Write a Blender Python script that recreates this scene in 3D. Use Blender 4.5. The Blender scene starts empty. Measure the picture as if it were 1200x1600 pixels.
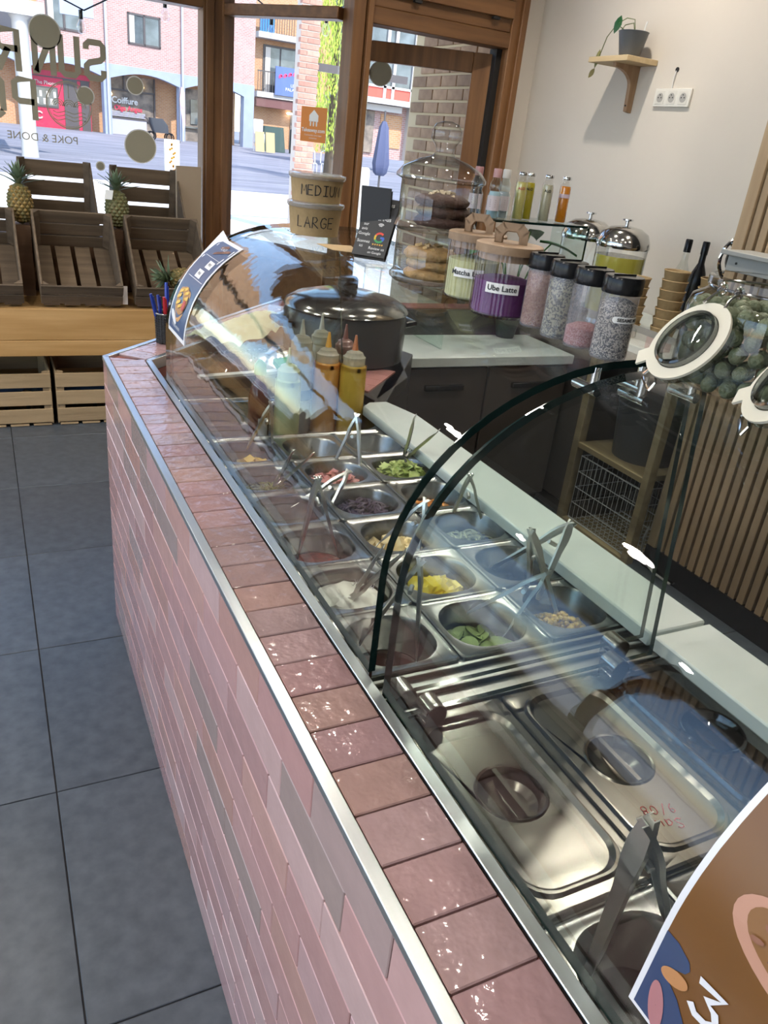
import bpy, bmesh, math, random
from mathutils import Vector, Matrix, noise as mnoise

# ------------------------------------------------------------------ camera, sky, sun, lamps, exposure
S = bpy.context.scene
C = S.collection
CAM_Z = 1.48
RGT = (0.898, -0.428, 0.105)          # camera axes in the room (x along the window front, y along the counter)
DWN = (-0.100, -0.430, -0.897)
FWD = (0.429, 0.795, -0.429)
cd = bpy.data.cameras.new('camera')
cam = bpy.data.objects.new('camera', cd)
C.objects.link(cam)
S.camera = cam
f_ = Vector(FWD).normalized()
r_ = Vector(RGT)
r_ = (r_ - f_ * r_.dot(f_)).normalized()
u_ = r_.cross(f_)
m_ = Matrix((r_, u_, -f_)).transposed().to_4x4()
m_.translation = (0, 0, CAM_Z)
cam.matrix_world = m_
cd.sensor_fit = 'VERTICAL'
cd.sensor_height = 36
cd.lens = 36 * 1205 / 1600
cd.clip_start = 0.02
cd.clip_end = 400

SKY_STRENGTH = 0.25
SUN_STRENGTH = 2.9
SPOT_W = 16.5
W = bpy.data.worlds.new('sky')
S.world = W
W.use_nodes = True
nt = W.node_tree
sky = nt.nodes.new('ShaderNodeTexSky')
sky.sky_type = 'NISHITA'
sky.sun_disc = False
sky.sun_elevation = math.radians(46)
sky.sun_rotation = math.radians(200)
sky.dust_density = 0.6
bg = nt.nodes['Background']
bg.inputs['Strength'].default_value = SKY_STRENGTH
nt.links.new(sky.outputs[0], bg.inputs['Color'])

sl = bpy.data.lights.new('sun', 'SUN')
sl.energy = SUN_STRENGTH
sl.angle = math.radians(0.6)
sl.color = (1.0, 0.95, 0.88)
so = bpy.data.objects.new('sun', sl)
C.objects.link(so)
so.rotation_euler = Vector((-0.22, 0.64, -0.74)).to_track_quat('-Z', 'Y').to_euler()
so.location = (0, 0, 30)

S.view_settings.view_transform = 'Standard'
S.view_settings.look = 'None'
S.view_settings.exposure = 1.2
S.view_settings.gamma = 1.0
S.view_settings.use_curve_mapping = False
cy = S.cycles
cy.use_denoising = True
cy.max_bounces = 9
cy.diffuse_bounces = 4
cy.glossy_bounces = 5
cy.transmission_bounces = 4
cy.transparent_max_bounces = 28
cy.sample_clamp_indirect = 6.0
cy.caustics_reflective = False
cy.caustics_refractive = False

random.seed(7)
PI = math.pi

# ------------------------------------------------------------------ materials
def new_mat(name):
    m = bpy.data.materials.new(name)
    m.use_nodes = True
    return m, m.node_tree, m.node_tree.nodes['Principled BSDF']

def mat(name, col, rough=0.5, metal=0.0, var=0.0, vscale=20.0, bump=0.0, bscale=60.0, col2=None, stretch=None,
        spec=0.5, coat=0.0, emit=None, estr=0.0, rand=0.0, trans=0.0, aniso=None):
    m, t, p = new_mat(name)
    p.inputs['Base Color'].default_value = (*col, 1)
    p.inputs['Roughness'].default_value = rough
    p.inputs['Metallic'].default_value = metal
    p.inputs['Specular IOR Level'].default_value = spec
    p.inputs['Coat Weight'].default_value = coat
    if trans:
        p.inputs['Transmission Weight'].default_value = trans
    if emit:
        p.inputs['Emission Color'].default_value = (*emit, 1)
        p.inputs['Emission Strength'].default_value = estr
    co = t.nodes.new('ShaderNodeTexCoord')
    mp = t.nodes.new('ShaderNodeMapping')
    t.links.new(co.outputs['Object'], mp.inputs[0])
    if stretch:
        mp.inputs['Scale'].default_value = stretch
    last = None
    if var or col2:
        n = t.nodes.new('ShaderNodeTexNoise')
        n.inputs['Scale'].default_value = vscale
        n.inputs['Detail'].default_value = 5
        t.links.new(mp.outputs[0], n.inputs['Vector'])
        mx = t.nodes.new('ShaderNodeMix')
        mx.data_type = 'RGBA'
        a = tuple(max(0, c * (1 - var)) for c in col)
        b = col2 if col2 else tuple(min(1, c * (1 + var)) for c in col)
        rp = t.nodes.new('ShaderNodeMapRange')
        rp.inputs[1].default_value = 0.32
        rp.inputs[2].default_value = 0.68
        t.links.new(n.outputs['Fac'], rp.inputs[0])
        t.links.new(rp.outputs[0], mx.inputs[0])
        mx.inputs[6].default_value = (*a, 1)
        mx.inputs[7].default_value = (*b, 1)
        t.links.new(mx.outputs[2], p.inputs['Base Color'])
        last = mx.outputs[2]
    if rand:
        oi = t.nodes.new('ShaderNodeObjectInfo')
        hv = t.nodes.new('ShaderNodeHueSaturation')
        mr = t.nodes.new('ShaderNodeMapRange')
        mr.inputs[3].default_value = 1 - rand
        mr.inputs[4].default_value = 1 + rand
        t.links.new(oi.outputs['Random'], mr.inputs[0])
        t.links.new(mr.outputs[0], hv.inputs['Value'])
        if last:
            t.links.new(last, hv.inputs['Color'])
        else:
            hv.inputs['Color'].default_value = (*col, 1)
        t.links.new(hv.outputs[0], p.inputs['Base Color'])
    if bump:
        n2 = t.nodes.new('ShaderNodeTexNoise')
        n2.inputs['Scale'].default_value = bscale
        n2.inputs['Detail'].default_value = 3
        t.links.new(mp.outputs[0], n2.inputs['Vector'])
        bn = t.nodes.new('ShaderNodeBump')
        bn.inputs['Strength'].default_value = bump
        bn.inputs['Distance'].default_value = 0.004
        t.links.new(n2.outputs['Fac'], bn.inputs['Height'])
        t.links.new(bn.outputs[0], p.inputs['Normal'])
    return m

def glass(name, tint=(0.97, 0.99, 0.98), r0=0.045, wave=0.0, wscale=8.0, rough=0.0, haze=0.0, hazecol=(0.8, 0.8, 0.8), edge=None):
    """clear sheet glass: clear-through plus a mirror reflection that grows towards grazing angles"""
    m = bpy.data.materials.new(name)
    m.use_nodes = True
    t = m.node_tree
    t.nodes.clear()
    out = t.nodes.new('ShaderNodeOutputMaterial')
    tr = t.nodes.new('ShaderNodeBsdfTransparent')
    tr.inputs[0].default_value = (*tint, 1)
    gl = t.nodes.new('ShaderNodeBsdfGlossy')
    gl.inputs['Roughness'].default_value = rough
    ge = t.nodes.new('ShaderNodeNewGeometry')
    dt = t.nodes.new('ShaderNodeVectorMath')
    dt.operation = 'DOT_PRODUCT'
    t.links.new(ge.outputs['Normal'], dt.inputs[0])
    t.links.new(ge.outputs['Incoming'], dt.inputs[1])
    def mth(op, a, b=None):
        n = t.nodes.new('ShaderNodeMath')
        n.operation = op
        for i, x in enumerate((a, b)):
            if x is None:
                continue
            if isinstance(x, (int, float)):
                n.inputs[i].default_value = x
            else:
                t.links.new(x, n.inputs[i])
        return n.outputs[0]
    c = mth('ABSOLUTE', dt.outputs['Value'])
    p5 = mth('POWER', mth('SUBTRACT', 1.0, c), 5.0)
    fr = mth('ADD', mth('MULTIPLY', p5, 1 - r0), r0)
    if edge:                                                              # round walls swallow light where they are seen edge-on
        ec = t.nodes.new('ShaderNodeMix')
        ec.data_type = 'RGBA'
        t.links.new(mth('POWER', mth('SUBTRACT', 1.0, c), 2.6), ec.inputs[0])
        ec.inputs[6].default_value = (*tint, 1)
        ec.inputs[7].default_value = (*edge, 1)
        t.links.new(ec.outputs[2], tr.inputs[0])
    mx = t.nodes.new('ShaderNodeMixShader')
    t.links.new(fr, mx.inputs[0])
    src = tr.outputs[0]
    if haze:
        df = t.nodes.new('ShaderNodeBsdfDiffuse')
        df.inputs[0].default_value = (*hazecol, 1)
        m0 = t.nodes.new('ShaderNodeMixShader')
        m0.inputs[0].default_value = haze
        t.links.new(tr.outputs[0], m0.inputs[1])
        t.links.new(df.outputs[0], m0.inputs[2])
        src = m0.outputs[0]
    t.links.new(src, mx.inputs[1])
    t.links.new(gl.outputs[0], mx.inputs[2])
    if wave:
        co = t.nodes.new('ShaderNodeTexCoord')
        n = t.nodes.new('ShaderNodeTexNoise')
        n.inputs['Scale'].default_value = wscale
        n.inputs['Detail'].default_value = 1.5
        t.links.new(co.outputs['Object'], n.inputs['Vector'])
        b = t.nodes.new('ShaderNodeBump')
        b.inputs['Strength'].default_value = wave
        b.inputs['Distance'].default_value = 0.01
        t.links.new(n.outputs['Fac'], b.inputs['Height'])
        t.links.new(b.outputs[0], gl.inputs['Normal'])
    t.links.new(mx.outputs[0], out.inputs[0])
    return m

def ramp_tile(name, cols, rough, bump, bscale, var=0.12):
    """glazed tile: every tile object draws its own shade from a short list, with soft mottling inside it"""
    m, t, p = new_mat(name)
    oi = t.nodes.new('ShaderNodeObjectInfo')
    rp = t.nodes.new('ShaderNodeValToRGB')
    rp.color_ramp.interpolation = 'CONSTANT'
    el = rp.color_ramp.elements
    while len(el) < len(cols):
        el.new(0.5)
    for i, c in enumerate(cols):
        el[i].position = i / len(cols)
        el[i].color = (*c, 1)
    t.links.new(oi.outputs['Random'], rp.inputs[0])
    co = t.nodes.new('ShaderNodeTexCoord')
    n = t.nodes.new('ShaderNodeTexNoise')
    n.inputs['Scale'].default_value = 22
    n.inputs['Detail'].default_value = 4
    t.links.new(co.outputs['Object'], n.inputs['Vector'])
    sd = t.nodes.new('ShaderNodeMath')
    sd.operation = 'MULTIPLY'
    sd.inputs[1].default_value = 57.0
    t.links.new(oi.outputs['Random'], sd.inputs[0])
    n.noise_dimensions = '4D'
    t.links.new(sd.outputs[0], n.inputs['W'])
    mr = t.nodes.new('ShaderNodeMapRange')
    mr.inputs[3].default_value = 1 - var
    mr.inputs[4].default_value = 1 + var
    t.links.new(n.outputs['Fac'], mr.inputs[0])
    hv = t.nodes.new('ShaderNodeHueSaturation')
    t.links.new(rp.outputs[0], hv.inputs['Color'])
    t.links.new(mr.outputs[0], hv.inputs['Value'])
    t.links.new(hv.outputs[0], p.inputs['Base Color'])
    p.inputs['Roughness'].default_value = rough
    n2 = t.nodes.new('ShaderNodeTexNoise')
    n2.inputs['Scale'].default_value = bscale
    n2.inputs['Detail'].default_value = 2.5
    t.links.new(co.outputs['Object'], n2.inputs['Vector'])
    n2.noise_dimensions = '4D'
    t.links.new(sd.outputs[0], n2.inputs['W'])
    b = t.nodes.new('ShaderNodeBump')
    b.inputs['Strength'].default_value = bump
    b.inputs['Distance'].default_value = 0.003
    t.links.new(n2.outputs['Fac'], b.inputs['Height'])
    t.links.new(b.outputs[0], p.inputs['Normal'])
    return m

def brick_mat(name, c1, c2, mortar, scale=1.0, bw=0.21, bh=0.065, rough=0.85):
    m, t, p = new_mat(name)
    co = t.nodes.new('ShaderNodeTexCoord')
    mp = t.nodes.new('ShaderNodeMapping')
    mp.inputs['Rotation'].default_value = (PI / 2, 0, 0)
    t.links.new(co.outputs['Object'], mp.inputs[0])
    b = t.nodes.new('ShaderNodeTexBrick')
    b.inputs['Color1'].default_value = (*c1, 1)
    b.inputs['Color2'].default_value = (*c2, 1)
    b.inputs['Mortar'].default_value = (*mortar, 1)
    b.inputs['Scale'].default_value = scale
    b.inputs['Mortar Size'].default_value = 0.012
    b.inputs['Brick Width'].default_value = bw
    b.inputs['Row Height'].default_value = bh
    t.links.new(mp.outputs[0], b.inputs['Vector'])
    t.links.new(b.outputs['Color'], p.inputs['Base Color'])
    p.inputs['Roughness'].default_value = rough
    return m

def wood(name, c1, c2, axis='x', rough=0.55, scale=9.0, bump=0.15, rand=0.12):
    st = {'x': (0.12, 1.6, 1.6), 'y': (1.6, 0.12, 1.6), 'z': (1.6, 1.6, 0.12)}[axis]
    return mat(name, c1, rough, var=0.0, col2=c2, vscale=scale * 2, stretch=st, bump=bump, bscale=scale * 6, rand=rand)

# ------------------------------------------------------------------ mesh building
class MB:
    def __init__(s):
        s.v, s.f, s.m = [], [], []
    def add(s, vs, fs, m=0):
        o = len(s.v)
        s.v += [tuple(p) for p in vs]
        s.f += [tuple(i + o for i in q) for q in fs]
        s.m += [m] * len(fs)
        return s
    def box(s, a, b, m=0):
        x0, y0, z0 = a
        x1, y1, z1 = b
        vs = [(x0, y0, z0), (x1, y0, z0), (x1, y1, z0), (x0, y1, z0), (x0, y0, z1), (x1, y0, z1), (x1, y1, z1), (x0, y1, z1)]
        return s.add(vs, [(3, 2, 1, 0), (4, 5, 6, 7), (0, 1, 5, 4), (1, 2, 6, 5), (2, 3, 7, 6), (3, 0, 4, 7)], m)
    def obox(s, c, ax, ay, az, m=0):
        """box from centre and three half-axis vectors"""
        c, ax, ay, az = map(Vector, (c, ax, ay, az))
        vs = [c + ax * i + ay * j + az * k for k in (-1, 1) for i, j in ((-1, -1), (1, -1), (1, 1), (-1, 1))]
        return s.add(vs, [(3, 2, 1, 0), (4, 5, 6, 7), (0, 1, 5, 4), (1, 2, 6, 5), (2, 3, 7, 6), (3, 0, 4, 7)], m)
    def loft(s, loops, m=0, cap0=False, cap1=False, closed=True):
        n = len(loops[0])
        vs = [p for l in loops for p in l]
        fs = []
        for i in range(len(loops) - 1):
            for j in range(n if closed else n - 1):
                k = (j + 1) % n
                fs.append((i * n + j, i * n + k, (i + 1) * n + k, (i + 1) * n + j))
        if cap0:
            fs.append(tuple(range(n - 1, -1, -1)))
        if cap1:
            fs.append(tuple((len(loops) - 1) * n + j for j in range(n)))
        return s.add(vs, fs, m)
    def lathe(s, prof, c=(0, 0, 0), seg=24, m=0, cap0=True, cap1=True, flute=0, fdep=0.0):
        loops = []
        for r, z in prof:
            l = []
            for k in range(seg):
                a = 2 * PI * k / seg
                rr = max(r, 1e-4) * (1 + (fdep if (flute and k % 2) else 0))
                l.append((c[0] + rr * math.cos(a), c[1] + rr * math.sin(a), c[2] + z))
            loops.append(l)
        return s.loft(loops, m, cap0, cap1)
    def tube(s, pts, r, seg=8, m=0, closed=False, caps=True):
        pts = [Vector(p) for p in pts]
        n = len(pts)
        loops = []
        up = Vector((0.13, 0.21, 1)).normalized()
        for i, p in enumerate(pts):
            if closed:
                d = pts[(i + 1) % n] - pts[i - 1]
            else:
                d = pts[min(i + 1, n - 1)] - pts[max(i - 1, 0)]
            d.normalize()
            x = d.cross(up)
            if x.length < 1e-3:
                x = d.cross(Vector((1, 0, 0)))
            x.normalize()
            y = d.cross(x)
            rr = r[i] if isinstance(r, (list, tuple)) else r
            loops.append([p + x * rr * math.cos(2 * PI * k / seg) + y * rr * math.sin(2 * PI * k / seg) for k in range(seg)])
        if closed:
            loops.append(loops[0])
            return s.loft(loops, m)
        return s.loft(loops, m, caps, caps)
    def prism(s, poly, z0, z1, m=0):
        n = len(poly)
        vs = [(x, y, z0) for x, y in poly] + [(x, y, z1) for x, y in poly]
        fs = [tuple(range(n - 1, -1, -1)), tuple(range(n, 2 * n))]
        fs += [(i, (i + 1) % n, n + (i + 1) % n, n + i) for i in range(n)]
        return s.add(vs, fs, m)
    def ball(s, c, rx, ry=None, rz=None, seg=10, rings=6, m=0, rot=None):
        ry = ry or rx
        rz = rz or rx
        loops = []
        for i in range(1, rings):
            t = PI * i / rings
            l = []
            for k in range(seg):
                a = 2 * PI * k / seg
                p = Vector((rx * math.sin(t) * math.cos(a), ry * math.sin(t) * math.sin(a), -rz * math.cos(t)))
                if rot:
                    p = rot @ p
                l.append(Vector(c) + p)
            loops.append(l)
        b = Vector((0, 0, -rz)); tt = Vector((0, 0, rz))
        if rot:
            b, tt = rot @ b, rot @ tt
        o = len(s.v)
        s.loft(loops, m)
        n = len(s.v)
        s.v += [tuple(Vector(c) + b), tuple(Vector(c) + tt)]
        L = o + (rings - 2) * seg
        for k in range(seg):
            s.f.append((n, o + (k + 1) % seg, o + k)); s.m.append(m)
            s.f.append((n + 1, L + k, L + (k + 1) % seg)); s.m.append(m)
        return s
    def ribbon(s, pts, w, fn, m=0, lift=0.0, rnd=True):
        """flat pen stroke: a band of width w along 2-D points, placed by fn(u, v)"""
        P = [Vector(p) for p in pts]
        n = len(P)
        L = []
        for i in range(n):
            d = (P[min(i + 1, n - 1)] - P[max(i - 1, 0)])
            if d.length < 1e-9:
                d = Vector((1, 0))
            d.normalize()
            nn = Vector((-d.y, d.x)) * w / 2
            L.append((P[i] + nn, P[i] - nn))
        vs = [fn(*a) for pr in L for a in pr]
        s.add(vs, [(2 * i, 2 * i + 1, 2 * i + 3, 2 * i + 2) for i in range(n - 1)], m)
        if rnd:
            for e in (P[0], P[-1]):
                ring = [fn(e.x + w / 2 * math.cos(2 * PI * k / 8), e.y + w / 2 * math.sin(2 * PI * k / 8)) for k in range(8)]
                s.add(ring, [tuple(range(8))], m)
        return s
    def poly(s, pts, fn, m=0):
        s.add([fn(*p) for p in pts], [tuple(range(len(pts)))], m)
        return s
    def xf(s, M):
        s.v = [tuple(M @ Vector(p)) for p in s.v]
        return s

def rrect(hx, hy, r, z, n=6, cx=0, cy=0):
    r = min(r, hx, hy)
    l = []
    for q, (sx, sy) in enumerate(((1, 1), (-1, 1), (-1, -1), (1, -1))):
        for k in range(n + 1):
            a = PI / 2 * (q + k / n)
            l.append((cx + sx * (hx - r) + r * math.cos(a), cy + sy * (hy - r) + r * math.sin(a), z))
    return l

WL = {}
def mesh(name, mb, mats, smooth=40, bevel=0.0):
    me = bpy.data.meshes.new(name)
    me.from_pydata(mb.v, [], mb.f)
    mats = mats if isinstance(mats, (list, tuple)) else [mats]
    for q in mats:
        me.materials.append(q)
    if len(mats) > 1:
        me.polygons.foreach_set('material_index', mb.m)
    bm = bmesh.new()
    bm.from_mesh(me)
    if bevel:
        bmesh.ops.bevel(bm, geom=list(bm.edges), offset=bevel, segments=1, affect='EDGES', profile=0.5, clamp_overlap=True)
    bmesh.ops.recalc_face_normals(bm, faces=bm.faces)
    bm.to_mesh(me)
    bm.free()
    if smooth:
        me.polygons.foreach_set('use_smooth', [True] * len(me.polygons))
        me.set_sharp_from_angle(angle=math.radians(smooth))
    me.update()
    return me

def obj(name, mb, mats, parent=None, smooth=40, bevel=0.0, local=False, me=None):
    """link one mesh object; a part is given in room coordinates unless local"""
    me = me or mesh(name, mb, mats, smooth, bevel)
    o = bpy.data.objects.new(name, me)
    C.objects.link(o)
    if parent:
        o.parent = parent
        if not local:
            o.location = -WL[parent.name]
            WL[o.name] = Vector((0, 0, 0))
        else:
            WL[o.name] = WL[parent.name].copy()
    else:
        WL[o.name] = Vector((0, 0, 0))
    return o

def tag(o, label, cat, group=None, kind=None):
    o['label'] = label
    o['category'] = cat
    if group:
        o['group'] = group
    if kind:
        o['kind'] = kind
    return o

def thing(name, label, cat, loc=(0, 0, 0), group=None, rz=0.0):
    o = bpy.data.objects.new(name, None)
    C.objects.link(o)
    o.empty_display_size = 0.05
    o.location = loc
    o.rotation_euler = (0, 0, rz)
    WL[o.name] = Vector(loc)
    return tag(o, label, cat, group)

def struct(name, mb, mats, smooth=0, bevel=0.0):
    o = obj(name, mb, mats, smooth=smooth, bevel=bevel)
    o['kind'] = 'structure'
    return o

def sempty(name):
    o = bpy.data.objects.new(name, None)
    C.objects.link(o)
    WL[o.name] = Vector((0, 0, 0))
    o['kind'] = 'structure'
    return o

def dup(o, loc, rz=None, label=None, parent=None):
    c = o.copy()
    C.objects.link(c)
    if parent:
        c.parent = parent
    else:
        c.location = loc
        WL[c.name] = Vector(loc)
        if rz is not None:
            c.rotation_euler = (0, 0, rz)
        if label:
            c['label'] = label
    for ch in list(o.children):
        dup(ch, None, parent=c)
    return c

def text_mb(body, size, fn, mb=None, m=0, align='CENTER', bold=0.0, sx=1.0):
    """flat lettering: the built-in font turned to faces and placed by fn(u, v)"""
    cu = bpy.data.curves.new('txt', 'FONT')
    cu.body = body
    cu.size = size
    cu.align_x = align
    cu.align_y = 'CENTER'
    cu.offset = bold
    cu.resolution_u = 3
    o = bpy.data.objects.new('txt', cu)
    C.objects.link(o)
    dg = bpy.context.evaluated_depsgraph_get()
    me = bpy.data.meshes.new_from_object(o.evaluated_get(dg))
    mb = mb or MB()
    mb.add([fn(v.co.x * sx, v.co.y) for v in me.vertices], [tuple(p.vertices) for p in me.polygons], m)
    bpy.data.meshes.remove(me)
    bpy.data.objects.remove(o)
    bpy.data.curves.remove(cu)
    return mb

def plane_fn(o, ux, uy, lift=0.0):
    o, ux, uy = Vector(o), Vector(ux).normalized(), Vector(uy).normalized()
    n = ux.cross(uy) * lift
    return lambda u, v: o + ux * u + uy * v + n

def cyl_fn(c, r, a0, z0, taper=0.0, lift=0.0006):
    """u runs round a cylinder from angle a0, v runs up from z0; read from outside"""
    def fn(u, v):
        rr = r + taper * v + lift
        a = a0 + u / r
        return Vector((c[0] + rr * math.cos(a), c[1] + rr * math.sin(a), c[2] + z0 + v))
    return fn

def arc(cx, cy, r, a0, a1, n=10, ry=None):
    ry = ry or r
    return [(cx + r * math.cos(math.radians(a0 + (a1 - a0) * i / n)), cy + ry * math.sin(math.radians(a0 + (a1 - a0) * i / n))) for i in range(n + 1)]

GLYPH = {   # single-stroke capitals on a 0.7 x 1 cell
    'M': [[(0, 0), (.08, 1), (.36, .35), (.62, 1), (.7, 0)]], 'E': [[(.55, 1), (0, 1), (0, 0), (.55, 0)], [(0, .52), (.45, .52)]],
    'D': [[(0, 0), (0, 1), (.3, .96), (.56, .75), (.6, .45), (.42, .1), (0, 0)]], 'I': [[(.1, 1), (.6, 1)], [(.35, 1), (.35, 0)], [(.1, 0), (.6, 0)]],
    'U': [[(0, 1), (.02, .3), (.15, .04), (.35, 0), (.52, .1), (.6, .4), (.6, 1)]], 'L': [[(.1, 1), (0, 0), (.5, .02)]],
    'A': [[(0, 0), (.32, 1), (.64, 0)], [(.12, .38), (.52, .38)]], 'R': [[(0, 0), (.05, 1), (.4, .98), (.5, .75), (.35, .52), (.05, .48), (.6, 0)]],
    'G': [[(.6, .85), (.4, 1), (.15, .9), (0, .5), (.12, .1), (.4, 0), (.6, .15), (.62, .45), (.35, .45)]],
    'S': [[(.6, .85), (.4, 1), (.12, .92), (.08, .68), (.5, .38), (.55, .15), (.3, 0), (0, .1)]],
    'a': [[(.5, .6), (.2, .62), (0, .35), (.12, .02), (.4, .1), (.5, .6), (.52, 0)]], 'u': [[(0, .6), (.02, .15), (.2, 0), (.45, .2), (.5, .6), (.52, 0)]],
    'm': [[(0, 0), (0, .6)], [(0, .4), (.15, .6), (.28, .5), (.28, 0)], [(.28, .4), (.45, .6), (.58, .5), (.58, 0)]],
    '9': [[(.5, .8), (.3, 1), (.05, .8), (.15, .55), (.45, .6), (.5, .8), (.45, .3), (.2, 0)]], '/': [[(0, -.1), (.5, 1.1)]],
    '0': [arc(.3, .5, .27, 90, 450, 10, .48)], '8': [arc(.3, .75, .22, -90, 270, 8, .24) + arc(.3, .25, .27, 90, -270, 8, .26)],
}
def strokes(word, size, w, fn, mb, m=0, gap=0.25, u0=0.0, v0=0.0, asp=1.0, sub=True):
    u = u0
    for ch in word:
        if ch == ' ':
            u += size * 0.5
            continue
        for st in GLYPH[ch]:
            pts = [(u + p[0] * size * asp, v0 + p[1] * size) for p in st]
            mb.ribbon(pts, w, fn, m)
        u += size * asp * (0.65 + gap)
    return u

# ------------------------------------------------------------------ shared materials
M_wall = mat('wall_paint', (0.60, 0.545, 0.475), 0.8, var=0.03, vscale=1.5, bump=0.04, bscale=250)
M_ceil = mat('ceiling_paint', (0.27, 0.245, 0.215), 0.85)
M_grout = mat('floor_grout', (0.02, 0.02, 0.022), 0.9)
M_slate = mat('slate_tile', (0.046, 0.056, 0.068), 0.36, col2=(0.072, 0.086, 0.102), vscale=26, bump=0.06, bscale=70, rand=0.08)
M_frame = wood('window_frame_wood', (0.125, 0.052, 0.016), (0.215, 0.098, 0.034), 'z', 0.45)
M_frameh = wood('window_frame_wood_level', (0.125, 0.052, 0.016), (0.215, 0.098, 0.034), 'x', 0.45)
M_dark = mat('rebate_black', (0.012, 0.01, 0.009), 0.7)
M_pane = glass('window_pane', (0.985, 0.99, 1.0), 0.03)
M_vinyl = mat('olive_beige_vinyl', (0.31, 0.28, 0.20), 0.7)
M_vinyled = mat('vinyl_edge_white', (0.72, 0.70, 0.66), 0.7)
M_white = mat('white_plastic', (0.72, 0.71, 0.68), 0.35)
M_blackp = mat('black_plastic', (0.008, 0.008, 0.009), 0.22, spec=0.28)
M_steel = mat('brushed_steel', (0.52, 0.52, 0.50), 0.20, metal=1.0, var=0.10, vscale=14, stretch=(1, 12, 1), bump=0.02, bscale=80)
M_steel_d = mat('worn_steel', (0.24, 0.24, 0.23), 0.30, metal=1.0, var=0.15, vscale=9, bump=0.03, bscale=60)
M_chrome = mat('chrome', (0.75, 0.75, 0.75), 0.09, metal=1.0)
M_alu = mat('brushed_aluminium', (0.60, 0.63, 0.64), 0.33, metal=1.0, var=0.08, vscale=40, stretch=(1, 0.1, 1))
M_ink = mat('black_ink', (0.01, 0.01, 0.012), 0.6)
M_kraft = mat('kraft_paper', (0.36, 0.245, 0.115), 0.7, var=0.06, vscale=120)

# ------------------------------------------------------------------ the room
fl = struct('floor', MB().box((-2.6, -2.6, -0.06), (3.0, 5.6, -0.004)), M_grout)
tile_me = mesh('tile', MB().box((-0.2985, -0.2985, -0.02), (0.2985, 0.2985, 0.0)), M_slate, smooth=0, bevel=0.0015)
for i in range(-4, 5):
    for j in range(-5, 8):
        x = 0.022 + 0.6 * i + 0.3
        y = 0.92 + 0.6 * j + 0.3
        if -2.3 < x < 2.95 and -2.3 < y < 5.0:
            t = obj('tile', None, None, fl, me=tile_me)
            t.location = (x, y, random.uniform(-0.0006, 0))
CH = 3.05
struct('ceiling', MB().box((-2.6, -2.6, CH), (3.0, 5.1, CH + 0.12)), M_ceil)
struct('wall_right', MB().box((2.87, -2.6, 0), (3.0, 4.30, CH)), M_wall)
wlft = MB().box((-2.6, -2.6, 0), (-2.45, 5.05, .35)).box((-2.6, -2.6, 2.75), (-2.45, 5.05, CH))
wlft.box((-2.6, -2.6, .35), (-2.45, -2.2, 2.75)).box((-2.6, 4.5, .35), (-2.45, 5.05, 2.75))
struct('wall_left', wlft, M_wall)
w3 = sempty('added_side_window')                                                  # unseen side glazing, added to bring daylight onto counter front and floor
for k in range(4):
    y = -2.2 + 2.2 * k
    obj('frame_post', MB().box((-2.58, y, .35), (-2.47, y + .1, 2.75)), M_frame, w3, bevel=.004)
for k in range(3):
    obj('pane', MB().box((-2.53, -2.1 + 2.2 * k, .35), (-2.524, 0.0 + 2.2 * k, 2.75)), M_pane, w3, smooth=0)
struct('wall_back', MB().box((-2.45, -2.6, 0), (2.87, -2.45, CH)), M_wall)
wf = MB().box((2.735, 4.16, 0), (2.87, 4.30, CH))                       # strip of wall between the door frame and the corner
wf.box((1.74, 4.14, 2.74), (2.735, 4.30, CH))
wf.box((-2.45, 4.88, 2.99), (1.30, 5.02, CH))
wf.box((1.176, 4.88, 2.74), (1.30, 5.02, 2.99))
wf.box((-2.45, 4.90, 0), (1.30, 5.00, 0.42))
wf.box((-2.45, 4.88, 0), (-1.7, 5.02, 2.99))
wf.prism([(1.30, 4.88), (1.30, 4.98), (1.86, 4.24), (1.76, 4.18)], 2.74, CH)
struct('wall_front', wf, M_wall)

# window_1: the wide pane beside the counter, with its stuck-on lettering
w1 = sempty('window_1')
obj('frame_post', MB().box((1.176, 4.87, 0.0), (1.298, 5.0, 2.74)).box((1.19, 4.855, 0.0), (1.235, 4.87, 2.74)), M_frame, w1, bevel=0.004)
obj('frame_post', MB().box((-1.78, 4.87, 0.42), (-1.66, 5.0, 2.99)), M_frame, w1, bevel=0.004)
obj('frame_rail', MB().box((-1.66, 4.88, 2.94), (1.176, 4.99, 2.99)), M_frameh, w1, bevel=0.004)
obj('frame_rail', MB().box((-1.66, 4.87, 2.03), (1.176, 4.995, 2.085)), M_frameh, w1, bevel=0.004)
obj("sky_block_panel", MB().box((-1.66, 4.92, 2.50), (1.176, 4.95, 2.94)), M_frameh, w1, smooth=0)  # unseen board, added to keep sky reflections off the squeeze bottles
obj('pane', MB().box((-1.66, 4.938, 2.085), (1.176, 4.944, 2.50)), M_pane, w1, smooth=0)  # unseen upper pane, sized so the sky reflects in the curved glass
obj('sill', MB().box((-1.66, 4.86, 0.42), (1.176, 5.0, 0.56)), M_frameh, w1, bevel=0.004)
obj('pane', MB().box((-1.66, 4.938, 0.56), (1.176, 4.944, 2.03)), M_pane, w1, smooth=0)
flipx = lambda x0, z0: (lambda u, v: Vector((x0 - u, 4.935, z0 + v)))
def stick_disc(x, z, r, parent, y=4.935):
    d = MB()
    d.poly([(x + r * math.cos(2 * PI * k / 32), z + r * math.sin(2 * PI * k / 32)) for k in range(32)], lambda u, v: (u, y - 0.0012, v), 0)
    d.poly([(x + (r + .006) * math.cos(2 * PI * k / 32), z + (r + .006) * math.sin(2 * PI * k / 32)) for k in range(32)], lambda u, v: (u, y, v), 1)
    obj('sticker_disc', d, [M_vinyl, M_vinyled], parent, smooth=0)
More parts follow.
